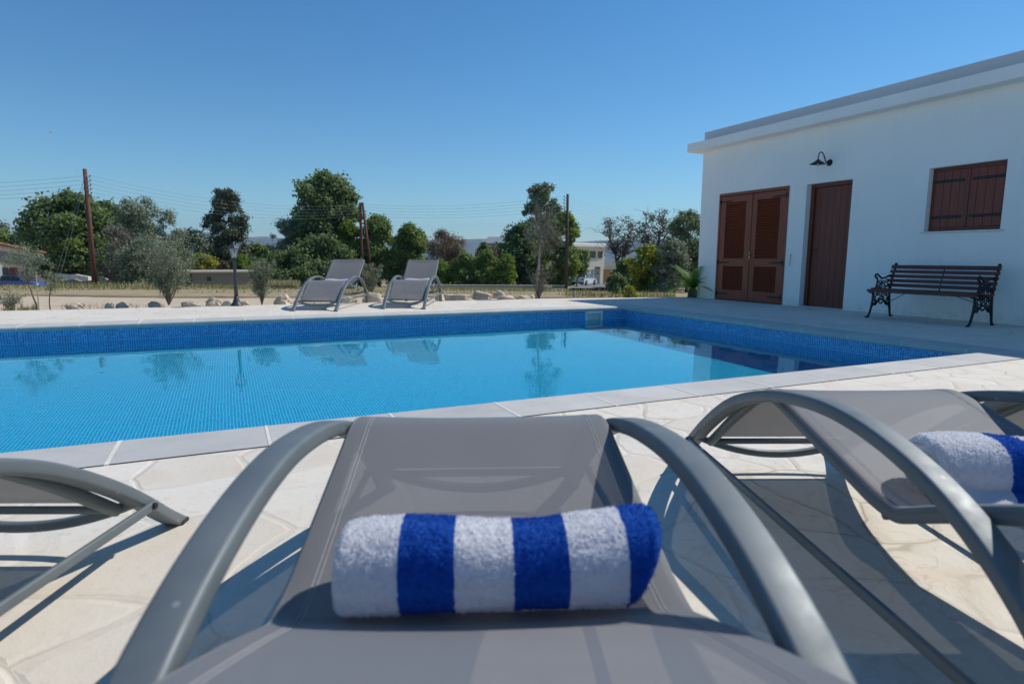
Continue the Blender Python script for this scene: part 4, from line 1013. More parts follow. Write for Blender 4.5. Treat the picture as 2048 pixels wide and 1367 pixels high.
def sapling(label, ub, vb, ut, vt, Y, crown, mat, n, seed, leaf=.035, bark=None, r=.012):
    g = np.random.default_rng(seed); b = at(ub, vb, Y); b.z = -.06; root = empty('sapling', b, 0, label, 'young tree', YG)
    t = at(ut, vt, Y)-b; m = MB(); P = [Vector((0, 0, -.05))]+[t*(k/6)+Vector((g.normal(), g.normal(), 0))*.008 for k in range(1, 7)]
    m.tube(P, [r*(1.2-.13*k) for k in range(7)], 7); C_ = []
    for (u, v, w_) in crown:
        c = at(u, v, Y+g.normal()*.12)-b; s0 = P[4]+(P[6]-P[4])*g.random()
        m.tube([s0, s0.lerp(c, .5)+Vector((g.normal(), g.normal(), g.normal()))*.02, c], [r*.45, r*.3, r*.15], 4)
        for q in range(4):
            e = c+Vector((g.normal(), g.normal(), g.normal()))*w_/F_PX*Y*.45; m.tube([c, e], [r*.15, r*.08], 4)
        C_.append((tuple(c), (w_/F_PX*Y*.5,)*3, w_))
    m.build('trunk', bark or M_BARK, root, smooth=True)
    leaves_mesh('crown', C_, n, leaf, mat, root, .3, up=.3, blade=True, seed=seed); return root
sapling('young olive sapling with bent pale stem at the far left terrace edge', 74, 613, 52, 545, 9.9,
        [(40, 500, 34), (62, 505, 36), (28, 515, 26), (55, 528, 34), (75, 515, 24), (85, 520, 18), (45, 545, 22), (68, 540, 22), (15, 522, 16), (98, 548, 10)], L_OLIVE, 2300, 21, .034)
sapling('thin dark sapling just right of the bent olive sapling', 100, 612, 101, 535, 9.9,
        [(101, 530, 12), (98, 548, 18), (106, 562, 24), (92, 565, 20), (102, 578, 22), (118, 558, 16), (125, 553, 10)], L_OLIVE, 1200, 22, .030, M_BARKD, .008)
sapling('tall sapling with a pale bare trunk and thin greyish crown right of the far loungers', 1072, 600, 1084, 430, 13.0,
        [(1084, 440, 40), (1070, 450, 36), (1102, 452, 40), (1090, 470, 44), (1110, 470, 34), (1062, 472, 26), (1085, 492, 30), (1118, 480, 24), (1098, 430, 30), (1076, 428, 24), (1072, 500, 16), (1102, 500, 18)], L_GREY, 3200, 23, .045, M_BARKP, .030)
sk_ = MB().tube([(0, 0, -.1), (.01, 0, .62)], .007, 6); _p = at(77, 612, 10.0)
o = sk_.build('plant_stake', M_BARKP, smooth=True, loc=(_p.x, _p.y, -.05)); tag(o, 'thin wooden stake beside the bent olive sapling', 'stake')
# ---- cycad by the house corner
def cycad():
    b = at(1385, 597, 13.6); b.z = -.1; root = empty('cycad_palm', b, 0, 'green feathery cycad palm at the corner of the white house', 'palm', YG)
    MB().lathe([(.10, -.05), (.12, .1), (.10, .25), (.05, .32)], 12).build('trunk', M_BARKD, root, smooth=True)
    g = np.random.default_rng(5)
    for k in range(30):
        a = k*2.4+g.random()*.3; el = R_(68-60*((k+.5)/30)); L = .62+.16*g.random(); m = MB()
        P = []; p = Vector((0, 0, .3)); d = Vector((math.cos(a)*math.cos(el), math.sin(a)*math.cos(el), math.sin(el)))
        for q in range(12): P.append(p.copy()); p = p+d*L/11; d = (d+Vector((0, 0, -.085))).normalized()
        m.tube(P, [.006*(1-q/14) for q in range(12)], 4)
        V = []; F_ = []
        for q in range(2, 44):
            t = q/44*11; i = min(10, int(t)); pp = P[i].lerp(P[i+1], t-i); dd_ = (P[i+1]-P[i]).normalized(); sdv = dd_.cross(Vector((0, 0, 1))).normalized()
            ll = .16*math.sin(min(1, q/10)*math.pi/2)*(1-.6*(q/44)**2)
            for s in (-1, 1):
                tip = pp+(sdv*s*.85+dd_*.5+Vector((0, 0, .12-.2*q/44)))*ll; nb2 = len(V)
                V += [pp-dd_*.006, pp+dd_*.006, tip+dd_*.002, tip-dd_*.002]; F_.append((nb2, nb2+1, nb2+2, nb2+3))
        m.add(V, F_); m.build('frond', L_PALM, root)
cycad()

# ================================================================== BOULDERS ALONG THE TERRACE
def boulder(label, u, vt, vb, hw_, mat, seed, flat=1.0, Y=None, cube=False):
    p = at(u, vb, 12) ; r = (p-Vector((0, 0, CAMH))); t = (CAMH+.10)/-r.z; Y = Y or r.y*t
    b = at(u, vb, Y); W = hw_/F_PX*Y; H = max(.10, (at(u, vt, Y).z-at(u, vb, Y).z)*1.15)
    bm = bmesh.new()
    if cube: bmesh.ops.create_cube(bm, size=1.6); bmesh.ops.subdivide_edges(bm, edges=bm.edges[:], cuts=9, use_grid_fill=True)
    else: bmesh.ops.create_icosphere(bm, subdivisions=4, radius=1)
    for v in bm.verts:
        q = v.co.copy(); dd_ = noise.noise(q*1.1+Vector((seed, 0, 0)))*.35+noise.noise(q*3+Vector((0, seed, 0)))*.12+noise.voronoi(q*1.8+Vector((seed,)*3))[0][0]*.25*(0 if cube else 1)+noise.noise(q*8)*.04
        q = q*(1+dd_-.1); q.z = max(q.z, -.55)
        v.co = Vector((q.x*W, q.y*max(W*.6, H*.6), (q.z+.5)*H*.68))
    V = [v.co[:] for v in bm.verts]; F_ = [tuple(v.index for v in f.verts) for f in bm.faces]; bm.free()
    o = mk('boulder', V, F_, mat, smooth=True); o.location = (b.x, b.y, b.z-.01)
    return tag(o, label, 'rock', 'boulders along the terrace edge')
for a in (
 ('rounded reddish boulder directly left of the lamp post pair of stones', 427, 597, 611, 15, M_STONE, 1),
 ('pale low boulder touching the left side of the lamp post base', 457, 601, 610.5, 14, M_STONE, 2),
 ('brown flat boulder in the gap right of the largest young olive', 382, 602, 612, 18, M_STONEG, 3),
 ('small boulder just right of the lamp post base', 490, 602, 610.5, 9, M_STONE, 4),
 ('knobbly pale boulder left of the left far lounger', 566, 592, 609, 15, M_STONE, 5),
 ('grey brown stone left of the largest young olive stem', 313, 606, 613.5, 15, M_STONEG, 6),
 ('flat pale stone at the left half of the terrace edge', 244, 608, 614.5, 12, M_STONE, 7),
 ('small upright pale stone left of the flat pale one', 219, 607, 615.5, 8, M_STONE, 8),
 ('flat low stone between the thin sapling and the small upright stone', 150, 611, 616.5, 16, M_STONE, 16),
 ('large knobbly pale boulder between the two far loungers', 744, 587, 603.5, 18, M_STONE, 9),
 ('low pale stone behind the legs of the left far lounger', 698, 594, 604, 15, M_STONE, 10),
 ('small pale boulder at the right side of the right far lounger', 880, 588, 602, 9, M_STONE, 13),
 ('small pale rock lying behind the slanted slab', 998, 582, 595, 11, M_STONE, 14),
 ('flat rubble stone right of the slanted slab', 1012, 592, 599, 16, M_STONE, 15),
 ('flat rubble stone left of the tall sapling', 1046, 592, 598.5, 16, M_STONE, 17),
 ('tiny rubble stone nearest the foot of the tall sapling', 1064, 593, 598.5, 6, M_STONE, 18)): boulder(*a)
boulder('long squared grey stone block right of the right far lounger', 912, 587, 601, 30, M_STONEG, 11, cube=True)
o = boulder('long slanted grey stone slab right of the squared block', 962, 583, 600, 22, M_STONEG, 12, cube=True); o.rotation_euler = (0, R_(14), 0)

# ================================================================== GARDEN LAMP POST
lp = empty('lamp_post', (-4.72, 10.36, 0), 0, 'dark metal garden lamp post with a glazed lantern at the terrace edge', 'lamp post')
MB().lathe([(.105, 0), (.105, .012), (.085, .03), (.06, .07), (.042, .12), (.034, .16)], 20).build('base', M_LAMPB, lp, smooth=True)
MB().lathe([(.034, .16), (.030, .30), (.026, .55), (.024, .76), (.032, .77), (.032, .785), (.02, .79)], 16).build('pole', M_LAMPB, lp, smooth=True)
m = MB(); m.lathe([(.02, .785), (.05, .80), (.05, .812), (.03, .815)], 6); m.lathe([(.098, .965), (.102, .972), (.06, 1.01), (.03, 1.03), (.012, 1.045), (.014, 1.055), (.004, 1.075)], 6)
for k in range(6):
    a = k*math.pi/3; m.tube([(.047*math.cos(a), .047*math.sin(a), .808), (.093*math.cos(a), .093*math.sin(a), .968)], .006, 4)
LN = m.build('lantern', M_LAMPB, lp)
V = []; F_ = []
for k in range(6):
    a = k*math.pi/3; V += [(.044*math.cos(a), .044*math.sin(a), .813), (.088*math.cos(a), .088*math.sin(a), .964)]
for k in range(6): F_.append((2*k, (2*k+2) % 12, (2*k+3) % 12, 2*k+1))
mg = bpy.data.materials.new('clear_lantern_glass'); mg.use_nodes = True; n_ = mg.node_tree; b_ = n_.nodes['Principled BSDF']; b_.inputs['Roughness'].default_value = .05; b_.inputs['Base Color'].default_value = (.7, .75, .78, 1)
t_ = n_.nodes.new('ShaderNodeBsdfTransparent'); x_ = n_.nodes.new('ShaderNodeMixShader'); x_.inputs[0].default_value = .65; n_.links.new(b_.outputs[0], x_.inputs[1]); n_.links.new(t_.outputs[0], x_.inputs[2]); n_.links.new(x_.outputs[0], n_.nodes['Material Output'].inputs[0])
mk('pane', V, F_, mg, LN)
MB().lathe([(.01, .81), (.016, .84), (.02, .88), (.014, .91), (.004, .92)], 12).build('bulb', simple('white_bulb', (.75, .75, .75), .3), LN, smooth=True)

# ================================================================== UTILITY POLES AND WIRES
PG = 'wooden utility poles'
def pole(label, u, vt, vb, Y, r, mat, ins_side=1, nins=5, ins=(.5, .28), leg=None, lean=0):
    b = at(u, vb, Y); t = at(u if lean == 0 else u+lean, vt, Y); h = t.z-b.z
    root = empty('utility_pole', (b.x, b.y, b.z-.3), 0, label, 'utility pole', PG)
    m = MB().tube([(0, 0, 0), (t.x-b.x, 0, (h+.3)*.5), (t.x-b.x, 0, h+.3)] if lean else [(0, 0, 0), (0, 0, (h+.3)*.5), (0, 0, h+.3)], [r*1.15, r, r*.82], 12)
    m.build('post', mat, root, smooth=True)
    pts = []
    for k in range(nins):
        z = h+.3-ins[0]-k*ins[1]; m = MB(); x0 = 0
        m.tube([(x0, 0, z-.05), (x0+ins_side*(r+.14), 0, z-.05), (x0+ins_side*(r+.16), 0, z+.02)], .018, 6)
        m.lathe([(.03, 0), (.055, .02), (.035, .05), (.05, .07), (.03, .11), (.01, .12)], 10, (x0+ins_side*(r+.16), 0, z)); m.build('insulator', M_PORC, root)
        pts.append(Vector((b.x+x0+ins_side*(r+.16), b.y, b.z-.3+z+.09)))
    if leg:
        lb = at(*leg); L = Vector((lb.x-b.x, lb.y-b.y, lb.z-b.z)); MB().tube([L, ((L+Vector((r*1.2, 0, h+.3)))/2), (r*1.6, 0, h+.3)], [r, r*.92, r*.8], 10).build('brace_post', mat, root, smooth=True)
    return root, pts
p1, i1 = pole('thick reddish wooden utility pole at the left with guy wires', 190, 338, 573, 41.8, .15, M_POLE)
# the pole leans the way the picture shows: upright in the world
p2, i2 = pole('twin legged reddish wooden utility pole in the middle of the photo', 725, 405, 574, 58.5, .14, M_POLE, leg=(748, 578, 58.2), ins=(.25, .26))
p3, i3 = pole('thin dark single utility pole right of the tall tree', 1132, 388, 582, 50.7, .13, M_POLED, ins_side=-1, ins=(.25, .26))
m = MB()
g0 = at(104, 578, 40.5)
for k, off in enumerate((0, .25)):
    MB().tube([tuple(Vector((0, 0, i1[0].z-p1.location.z-off*1.4))), tuple(g0-Vector(p1.location)+Vector((off*1.2, 0, 0)))], .014, 5).build('guy_wire', M_WIRE, p1)
WG = 'overhead power lines'
def wire(label, a, b, sag, r=.016, n=26):
    P = []
    for k in range(n):
        t = k/(n-1); p = Vector(a).lerp(Vector(b), t); p.z -= 4*sag*t*(1-t); P.append(p)
    o = MB().tube(P, r, 5).build('power_line', M_WIRE, smooth=True); return tag(o, label, 'power line', WG)
names = ['topmost', 'second', 'middle', 'fourth', 'lowest']
ends = [(-300, 400), (-300, 404), (-300, 410), (-300, 414), (-300, 420)]
for k in range(5):
    e = at(-420, 376+k*7.0, 34); wire(f'{names[k]} of the five wires from the reddish pole to the left edge', i1[k], e, .25, .008)
    wire(f'{names[k]} of the five wires between the left reddish pole and the twin legged pole', i1[k], i2[k], .9, .0065)
    wire(f'{names[k]} of the five thin wires between the twin legged pole and the dark single pole', i2[k], i3[k], .45, .0065)
    e = at(1640, 520+k*4, 62); wire(f'{names[k]} of the five faint wires dropping right from the dark single pole', i3[k], e, .3, .004)

# ================================================================== DISTANT BUILDINGS
M_STONEW = simple('rough_stone_wall', (.47, .40, .32), .95, var=.35, vs=5, bmp=.5, bs=8)
M_BLOCK = simple('pale_stone_block_wall', (.52, .45, .36), .95, var=.15, vs=3, bmp=.3, bs=8)
def mat_blocks():
    m, n, b = newmat('stone_block_courses'); v = coord(n, 'Object')
    sx = N(n, 'ShaderNodeSeparateXYZ'); link(n, v, sx.inputs[0]); cb = N(n, 'ShaderNodeCombineXYZ'); link(n, mth(n, 'ADD', sx.outputs[0], sx.outputs[1]), cb.inputs[0]); link(n, sx.outputs[2], cb.inputs[1])
    br = N(n, 'ShaderNodeTexBrick'); br.inputs['Scale'].default_value = 1.0; br.inputs['Brick Width'].default_value = .42; br.inputs['Row Height'].default_value = .22; br.inputs['Mortar Size'].default_value = .02
    br.inputs['Color1'].default_value = (.36, .28, .20, 1); br.inputs['Color2'].default_value = (.26, .23, .19, 1); br.inputs['Mortar'].default_value = (.30, .27, .23, 1); link(n, cb.outputs[0], br.inputs[0])
    link(n, mixc(n, mth(n, 'MULTIPLY', noisef(n, v, 6, 4), .7), br.outputs[0], (.17, .14, .11)), b.inputs['Base Color']); b.inputs['Roughness'].default_value = .95; return m
M_BLOCKS = mat_blocks()
M_TILE = simple('terracotta_roof', (.48, .20, .11), .85, var=.25, vs=3)
M_DARKW = simple('dark_window_glass', (.05, .055, .06), .15); M_SHUTW = simple('brown_shutter_paint', (.18, .11, .06), .6)
M_ROOFG = simple('grey_roof', (.22, .25, .27), .8); M_SLAB = simple('weathered_concrete', (.40, .37, .33), .9, var=.2)
# stone cottage at the left: its gable wall is turned towards the sun, the roof edge falls to the right
pR = at(108, 577, 60); zR = pR.z; CRZ = R_(40)
cot = empty('stone_cottage', (pR.x, 60, zR), CRZ, 'old stone cottage with a terracotta roof edge at the left behind the blue car', 'house')
hR = at(108, 509, 60).z-zR; Wc = 14.0; PK = 8.0; hL = hR+.25*PK
MB().add([(0, 0, -.6), (-Wc, 0, -.6), (-Wc, 0, hL*.85), (-PK, 0, hL), (0, 0, hR), (0, 9, -.6), (-Wc, 9, -.6), (-Wc, 9, hL*.85), (-PK, 9, hL), (0, 9, hR)],
         [(0, 4, 3, 2, 1), (5, 6, 7, 8, 9), (0, 5, 9, 4), (1, 2, 7, 6), (4, 9, 8, 3), (3, 8, 7, 2)]).build('wall', M_STONEW, cot)
rf = MB()
for k in range(38):
    y = -.2+k*.25
    rf.tube([(.25, y, hR-.06+.05), (-PK, y, hL+.05)], .10, 6)
rf.build('roof', M_TILE, cot)
def cotx(u):            # distance along the turned wall for a picture column
    t_ = (at(u, 560, 1).x)/1.0; return (pR.x-t_*60)/(math.cos(CRZ)-t_*math.sin(CRZ))
for (u0, u1, h0_, h1_, mt, nm) in ((-30, 6, .0, 2.3, M_STUCCO, 'door'), (8, 19, .6, 2.1, M_DARKW, 'window'), (22, 38, .0, 2.1, M_WOODD, 'door')):
    MB().cbox((-cotx(u0), -.08, h0_), (-cotx(u1), .05, h1_), .01).build(nm, mt, cot)
# white rubble wall right of the cottage
def lowwall(name, label, u0, u1, vt0, vt1, vb, Y, mat, th=.4, cap=None, cat='wall', group=None):
    a, b = at(u0, vb, Y), at(u1, vb, Y); z0 = min(gz(Y), a.z)-.3; V = []; n = max(2, int((b.x-a.x)/.5)); m = MB(); pts = []
    g = np.random.default_rng(int(u0+u1))
    root = empty(name, (a.x, Y, z0), 0, label, cat, group)
    for k in range(n+1):
        t = k/n; x = a.x+(b.x-a.x)*t; zt_ = at(u0+(u1-u0)*t, vt0+(vt1-vt0)*t, Y).z-z0+(g.normal()*.10 if cap is None else 0); pts.append((x-a.x, zt_))
    V = []; F_ = []
    for (x, z) in pts: V += [(x, 0, 0), (x, 0, z), (x, th, z), (x, th, 0)]
    for k in range(n): q = 4*k; F_ += [(q, q+4, q+5, q+1), (q+1, q+5, q+6, q+2), (q+2, q+6, q+7, q+3)]
    F_ += [(0, 1, 2, 3), (4*n+3, 4*n+2, 4*n+1, 4*n)]
    mk('wall', V, F_, mat, root)
    if cap:
        MB().cbox((-.08, -.08, pts[0][1]+.002), (b.x-a.x+.08, th+.08, pts[0][1]+cap), .02).build('coping', M_SLAB, root)
    return root
lowwall('whitewashed_wall', 'low broken whitewashed wall between the cottage and the reddish pole', 112, 178, 546, 553, 577, 52, simple('whitewash', (.58, .56, .53), .9, var=.35, vs=2.5, bmp=.6, bs=5))
lowwall('stone_wall', 'low rough stone wall in front of the whitewashed one', 120, 190, 559, 562, 578, 49, M_BLOCKS)
lowwall('garden_wall', 'low wall with iron rails right of the reddish pole', 200, 246, 556, 558, 578, 50, M_STONEW)
# flat roofed stone shed
Ys = 49; a, b = at(384, 577, Ys), at(512, 577, Ys); z0 = a.z-.3; ht = at(384, 544, Ys).z-z0; sw = b.x-a.x
SRZ = R_(38); t_r = at(512, 560, 1).x
sh_ = empty('stone_shed', (b.x, Ys, z0), SRZ, 'low flat roofed stone block shed behind the lamp post', 'shed')
def turned(u, bx, Y, rz): t_ = at(u, 560, 1).x; return (bx-t_*Y)/(math.cos(rz)-t_*math.sin(rz))
sw = turned(384, b.x, Ys, SRZ)
MB().box((-sw, 0, -.3), (0, 3.5, ht)).build('wall', M_BLOCKS, sh_)
MB().cbox((-sw-.35, -.25, ht+.002), (.15, 3.8, ht+.16), .03).build('roof', M_SLAB, sh_)
q = turned(418, b.x, Ys, SRZ); MB().cbox((-q-.14, -.03, ht-.62), (-q+.16, .1, ht-.30), .01).build('window', M_DARKW, sh_)
# kerb wall in the middle distance
lowwall('kerb_wall', 'long low pale kerb wall along the field left of the dark single pole', 862, 1128, 570.5, 574.5, 577, 50.2, M_BLOCK, cap=.06)
# grey roofed house in the trees
Yh = 92; a, b = at(966, 575, Yh), at(1060, 575, Yh); z0 = gz(Yh); sw = b.x-a.x; ht = at(966, 486, Yh).z-z0; hm = at(966, 479, Yh).z-z0
gh = empty('grey_roofed_house', (a.x, Yh, z0), 0, 'plain house with a grey roof half hidden behind the bushes', 'house')
MB().box((0, 0, 0), (sw, 8, ht)).build('wall', M_BLOCK, gh)
MB().add([(-.5, -.5, ht), (sw+.5, -.5, ht), (sw+.5, 8.5, ht), (-.5, 8.5, ht), (.8, 2, hm+.5), (sw-.8, 2, hm+.5), (sw-.8, 6, hm+.5), (.8, 6, hm+.5), (-.5, -.5, ht-.25), (sw+.5, -.5, ht-.25), (sw+.5, 8.5, ht-.25), (-.5, 8.5, ht-.25)],
         [(0, 1, 5, 4), (1, 2, 6, 5), (2, 3, 7, 6), (3, 0, 4, 7), (4, 5, 6, 7), (0, 8, 9, 1), (1, 9, 10, 2), (2, 10, 11, 3), (3, 11, 8, 0), (8, 11, 10, 9)]).build('roof', M_ROOFG, gh)
# pale two storey house at the end of the road
Yp = 104; b = at(1207, 590, Yp); PRZ = R_(40); z0 = gz(Yp)-.3; ht = at(1207, 495, Yp).z-z0
ph = empty('two_storey_house', (b.x, Yp, z0), PRZ, 'pale two storey stone house with a white roof edge at the end of the road', 'house')
sw = turned(1110, b.x, Yp, PRZ)
M_PALE = simple('pale_house_wall', (.68, .62, .52), .9, var=.06, vs=1)
MB().box((-sw, 0, -.5), (0, 12, ht)).build('wall', M_PALE, ph)
MB().cbox((-sw-.5, -.5, ht+.002), (.45, 12.4, ht+.62), .1).build('roof_slab', M_STUCCO, ph)
def pwin(u0, u1, h0_, h1_):
    x0, x1 = -turned(u0, b.x, Yp, PRZ), -turned(u1, b.x, Yp, PRZ); f_ = MB().cbox((x0, -.06, h0_), (x1, .05, h1_), .02).build('window', M_DARKW, ph)
    w_ = x1-x0
    MB().cbox((x0-.05, -.1, h0_), (x0+w_*.26, -.062, h1_), .01).build('shutter', M_SHUTW, f_)
    MB().cbox((x1-w_*.26, -.1, h0_), (x1+.05, -.062, h1_), .01).build('shutter', M_SHUTW, f_)
for w_ in ((1160, 1168), (1179, 1189), (1195, 1203)): pwin(w_[0], w_[1], ht-1.75, ht-.65)
for w_ in ((1160, 1170), (1190, 1199)): pwin(w_[0], w_[1], ht-4.6, ht-3.2)
fn = at(1168, 556, 92); e = at(1200, 552, 92)
bl = empty('balustrade_wall', (fn.x, 92, gz(92)), 0, 'pale balustraded garden wall in front of the two storey house', 'wall')
bw_ = e.x-fn.x; zt_ = at(1168, 552, 92).z-gz(92); z2 = at(1168, 539, 92).z-gz(92)
MB().cbox((0, 0, -.2), (bw_, .3, zt_), .02).build('wall', M_BLOCK, bl); MB().cbox((0, 0, z2-.12), (bw_, .3, z2), .02).build('rail', M_BLOCK, bl)
for k in range(5): MB().cbox((k*(bw_-.3)/4+.001, .01, zt_), (k*(bw_-.3)/4+.3, .29, z2-.121), .02).build('post', M_BLOCK, bl)
# orange gate
p, q = at(1208, 556, 90), at(1220, 538, 90)
og = empty('orange_gate', (p.x, 90, gz(90)), 0, 'bright orange wooden gate at the end of the asphalt road', 'gate')
M_OR = simple('orange_stained_wood', (.62, .24, .05), .6, var=.2, vs=1.5)
for k in range(6): MB().cbox((k*(q.x-p.x)/6+.01, 0, .05), ((k+1)*(q.x-p.x)/6-.01, .05, q.z-gz(90)), .01).build('board', M_OR, og)
for x in (-.12, q.x-p.x+.0): MB().cbox((x, -.03, -.1), (x+.12, .12, q.z-gz(90)+.12), .01).build('post', simple('yellow_post', (.6, .42, .15), .6), og)
# ---- asphalt road to the right: a sheet just above the field
M_ASPH = simple('asphalt', (.17, .17, .175), .9, var=.15, vs=2); M_CONC = simple('concrete_apron', (.5, .47, .42), .9, var=.12, vs=1)
def zfield(p): return gz(p[1])+.10
def strip(name, label, pts, mat, dz=.0):
    V = []; 
    for (xl, yl, xr, yr) in pts: V += [(xl, yl, gz(yl)+.13+dz), (xr, yr, gz(yr)+.13+dz)]
    return tag(mk(name, V, [(2*k, 2*k+1, 2*k+3, 2*k+2) for k in range(len(pts)-1)], mat), label, kind='structure')
def colx(u, Y): return at(u, 560, Y).x
strip('road', 'grey asphalt road bending in from the right', [(colx(1136, 38), 38, colx(1500, 38), 38), (colx(1140, 45), 45, colx(1330, 45), 45), (colx(1142, 55), 55, colx(1280, 55), 55), (colx(1145, 68), 68, colx(1245, 66), 66), (colx(1160, 82), 82, colx(1232, 82), 82), (colx(1175, 92), 92, colx(1224, 92), 92)], M_ASPH)
strip('pavement', 'pale concrete apron beside the asphalt road', [(colx(1182, 43), 43, colx(1300, 43), 43), (colx(1192, 50), 50, colx(1290, 50), 50), (colx(1212, 58), 58, colx(1270, 58), 58)], M_CONC, .05)
# ---- green wheelie bin
p = at(1139, 573, 70); M_GREENP = simple('green_plastic', (.05, .14, .06), .5)
bi = empty('wheelie_bin', (p.x, p.y, p.z), 0, 'dark green wheelie bin beside the dark single pole', 'bin')
MB().add([(-.23, -.25, .05), (.23, -.25, .05), (.23, .25, .05), (-.23, .25, .05), (-.29, -.33, .92), (.29, -.33, .92), (.29, .33, .92), (-.29, .33, .92)], [(3, 2, 1, 0), (4, 5, 6, 7), (0, 1, 5, 4), (1, 2, 6, 5), (2, 3, 7, 6), (3, 0, 4, 7)]).build('body', M_GREENP, bi)
MB().cbox((-.31, -.36, .925), (.31, .37, .99), .02).build('lid', M_GREENP, bi)
for x in (-.27, .27): MB().lathe([(.1, -.02), (.1, .02)], 14).xf(Matrix.Translation((x, .26, .1)) @ Matrix.Rotation(R_(90), 4, 'Y')).build('wheel', M_IRON, bi)
# ---- cars
def car(name, label, loc, rz, paint, estate=False, sc=1.0):
    root = empty(name, loc, rz, label, 'car')
    # side profile (x forward, z up), lofted across with tumblehome
    low = [(-2.15, .30), (-2.22, .45), (-2.20, .75), (-2.10, .92), (-1.55, .98), (-1.45, .99)] if not estate else [(-2.1, .30), (-2.15, .5), (-2.12, .9), (-2.05, 1.0), (-1.6, 1.01), (-1.45, 1.0)]
    body = low+[(.75, .95), (1.55, .86), (2.02, .74), (2.17, .58), (2.18, .38), (2.1, .25), (1.75, .22), (-1.8, .22)]
    yy = [(-.84, .93, 0), (-.88, 1.0, 0), (-.80, 1.0, 0), (.80, 1.0, 0), (.88, 1.0, 0), (.84, .93, 0)]
    m = MB(); n = len(body); V = []; F_ = []
    lay = [(-.80, .97), (-.88, 1.0), (.88, 1.0), (.80, .97)]
    for (y, s) in lay:
        for (x, z) in body: V.append((x*s, y, .22+(z-.22)*(s if z > .6 else 1)))
    for k in range(len(lay)-1):
        for j in range(n): F_.append((k*n+j, k*n+(j+1) % n, (k+1)*n+(j+1) % n, (k+1)*n+j))
    F_ += [tuple(range(n))[::-1], tuple(3*n+j for j in range(n))]
    B_ = m.add(V, F_).build('body', paint, root, auto=35)
    top = [(-1.75, .96), (-1.25, 1.38), (-.6, 1.44), (.15, 1.42), (.95, .94)] if not estate else [(-2.05, .98), (-1.85, 1.40), (-.6, 1.47), (.15, 1.45), (.95, .94)]
    m = MB(); V = []; F_ = []; n = len(top)
    for (y0_, y1_) in ((-.82, -.64), (.82, .64)):
        for (x, z) in top: t = (z-.94)/.5; V.append((x, y0_+(y1_-y0_)*t, z))
    F_ = [(j, j+1, n+j+1, n+j) for j in range(n-1)]+[tuple(range(n)), tuple(range(n, 2*n))[::-1]]
    m.add(V, F_); m.build('window', M_DARKW, root)
    m = MB(); rp = top[1:-1]
    m.add([(x, s*.655, z+.012) for s in (-1, 1) for (x, z) in rp], [(j, j+1, len(rp)+j+1, len(rp)+j) for j in range(len(rp)-1)])
    for s in (-1, 1):
        for (x, z), (x2, z2) in ((top[0], top[1]), (top[-1], top[-2]), ((-.35, .96), (-.4, 1.43)), (top[1], top[3])):
            t, t2 = (z-.94)/.5, (z2-.94)/.5
            m.tube([(x, s*(.825-.18*t), z), (x2, s*(.825-.18*t2), z2)], .035, 6)
    m.build('roof', paint, root)
    for x in (-1.35, 1.35):
        for s in (-1, 1):
            W_ = MB().lathe([(.20, -.10), (.30, -.10), (.325, -.07), (.325, .07), (.30, .10), (.20, .10)], 20).xf(Matrix.Translation((x, s*.80, .32)) @ Matrix.Rotation(R_(90), 4, 'X')).build('wheel', M_IRON, root, auto=40)
            MB().lathe([(.0, .0), (.20, .0), (.205, .02), (.0, .03)], 16).xf(Matrix.Translation((x, s*.905, .32)) @ Matrix.Rotation(R_(-90*s), 4, 'X')).build('rim', simple('alloy', (.45, .46, .47), .3, .8), W_)
    for s in (-1, 1):
        MB().cbox((2.05, s*.62-.16, .60), (2.15, s*.62+.16, .72), .02).build('headlight', simple('headlight_glass', (.7, .72, .75), .1), root)
        MB().cbox((-2.215, s*.66-.16, .70), (-2.15, s*.66+.16, .84), .02).build('tail_light', M_RED, root)
        MB().cbox((.62, s*.92-.07, .96), (.78, s*.92+.07, 1.08), .02).build('mirror', paint, root)
    MB().cbox((-2.235, -.26, .52), (-2.20, .26, .63), .005).build('number_plate', simple('plate', (.6, .6, .5), .5), root)
    MB().cbox((-2.24, -.80, .28), (-2.1, .80, .42), .02).build('bumper', M_IRON, root)
    return root
def paintm(name, c):
    m, n, b = newmat(name); b.inputs['Base Color'].default_value = (*c, 1); b.inputs['Roughness'].default_value = .25; b.inputs['Metallic'].default_value = .1; b.inputs['Coat Weight'].default_value = .8; b.inputs['Coat Roughness'].default_value = .05
    link(n, ramp(n, noisef(n, coord(n), 4, 3), [(.3, (.22,)*3), (.7, (.36,)*3)]), b.inputs['Roughness']); return m
p = at(1168, 569, 72)
car('parked_car', 'white car parked on the asphalt road, seen from behind', (p.x, 72, gz(72)+.14), R_(62), paintm('white_paint', (.75, .76, .78)))
p = at(45, 580, 58)
car('parked_car', 'blue estate car parked in front of the stone cottage', (p.x, 58, -2.50), R_(-4), paintm('blue_paint', (.03, .11, .42)), True)

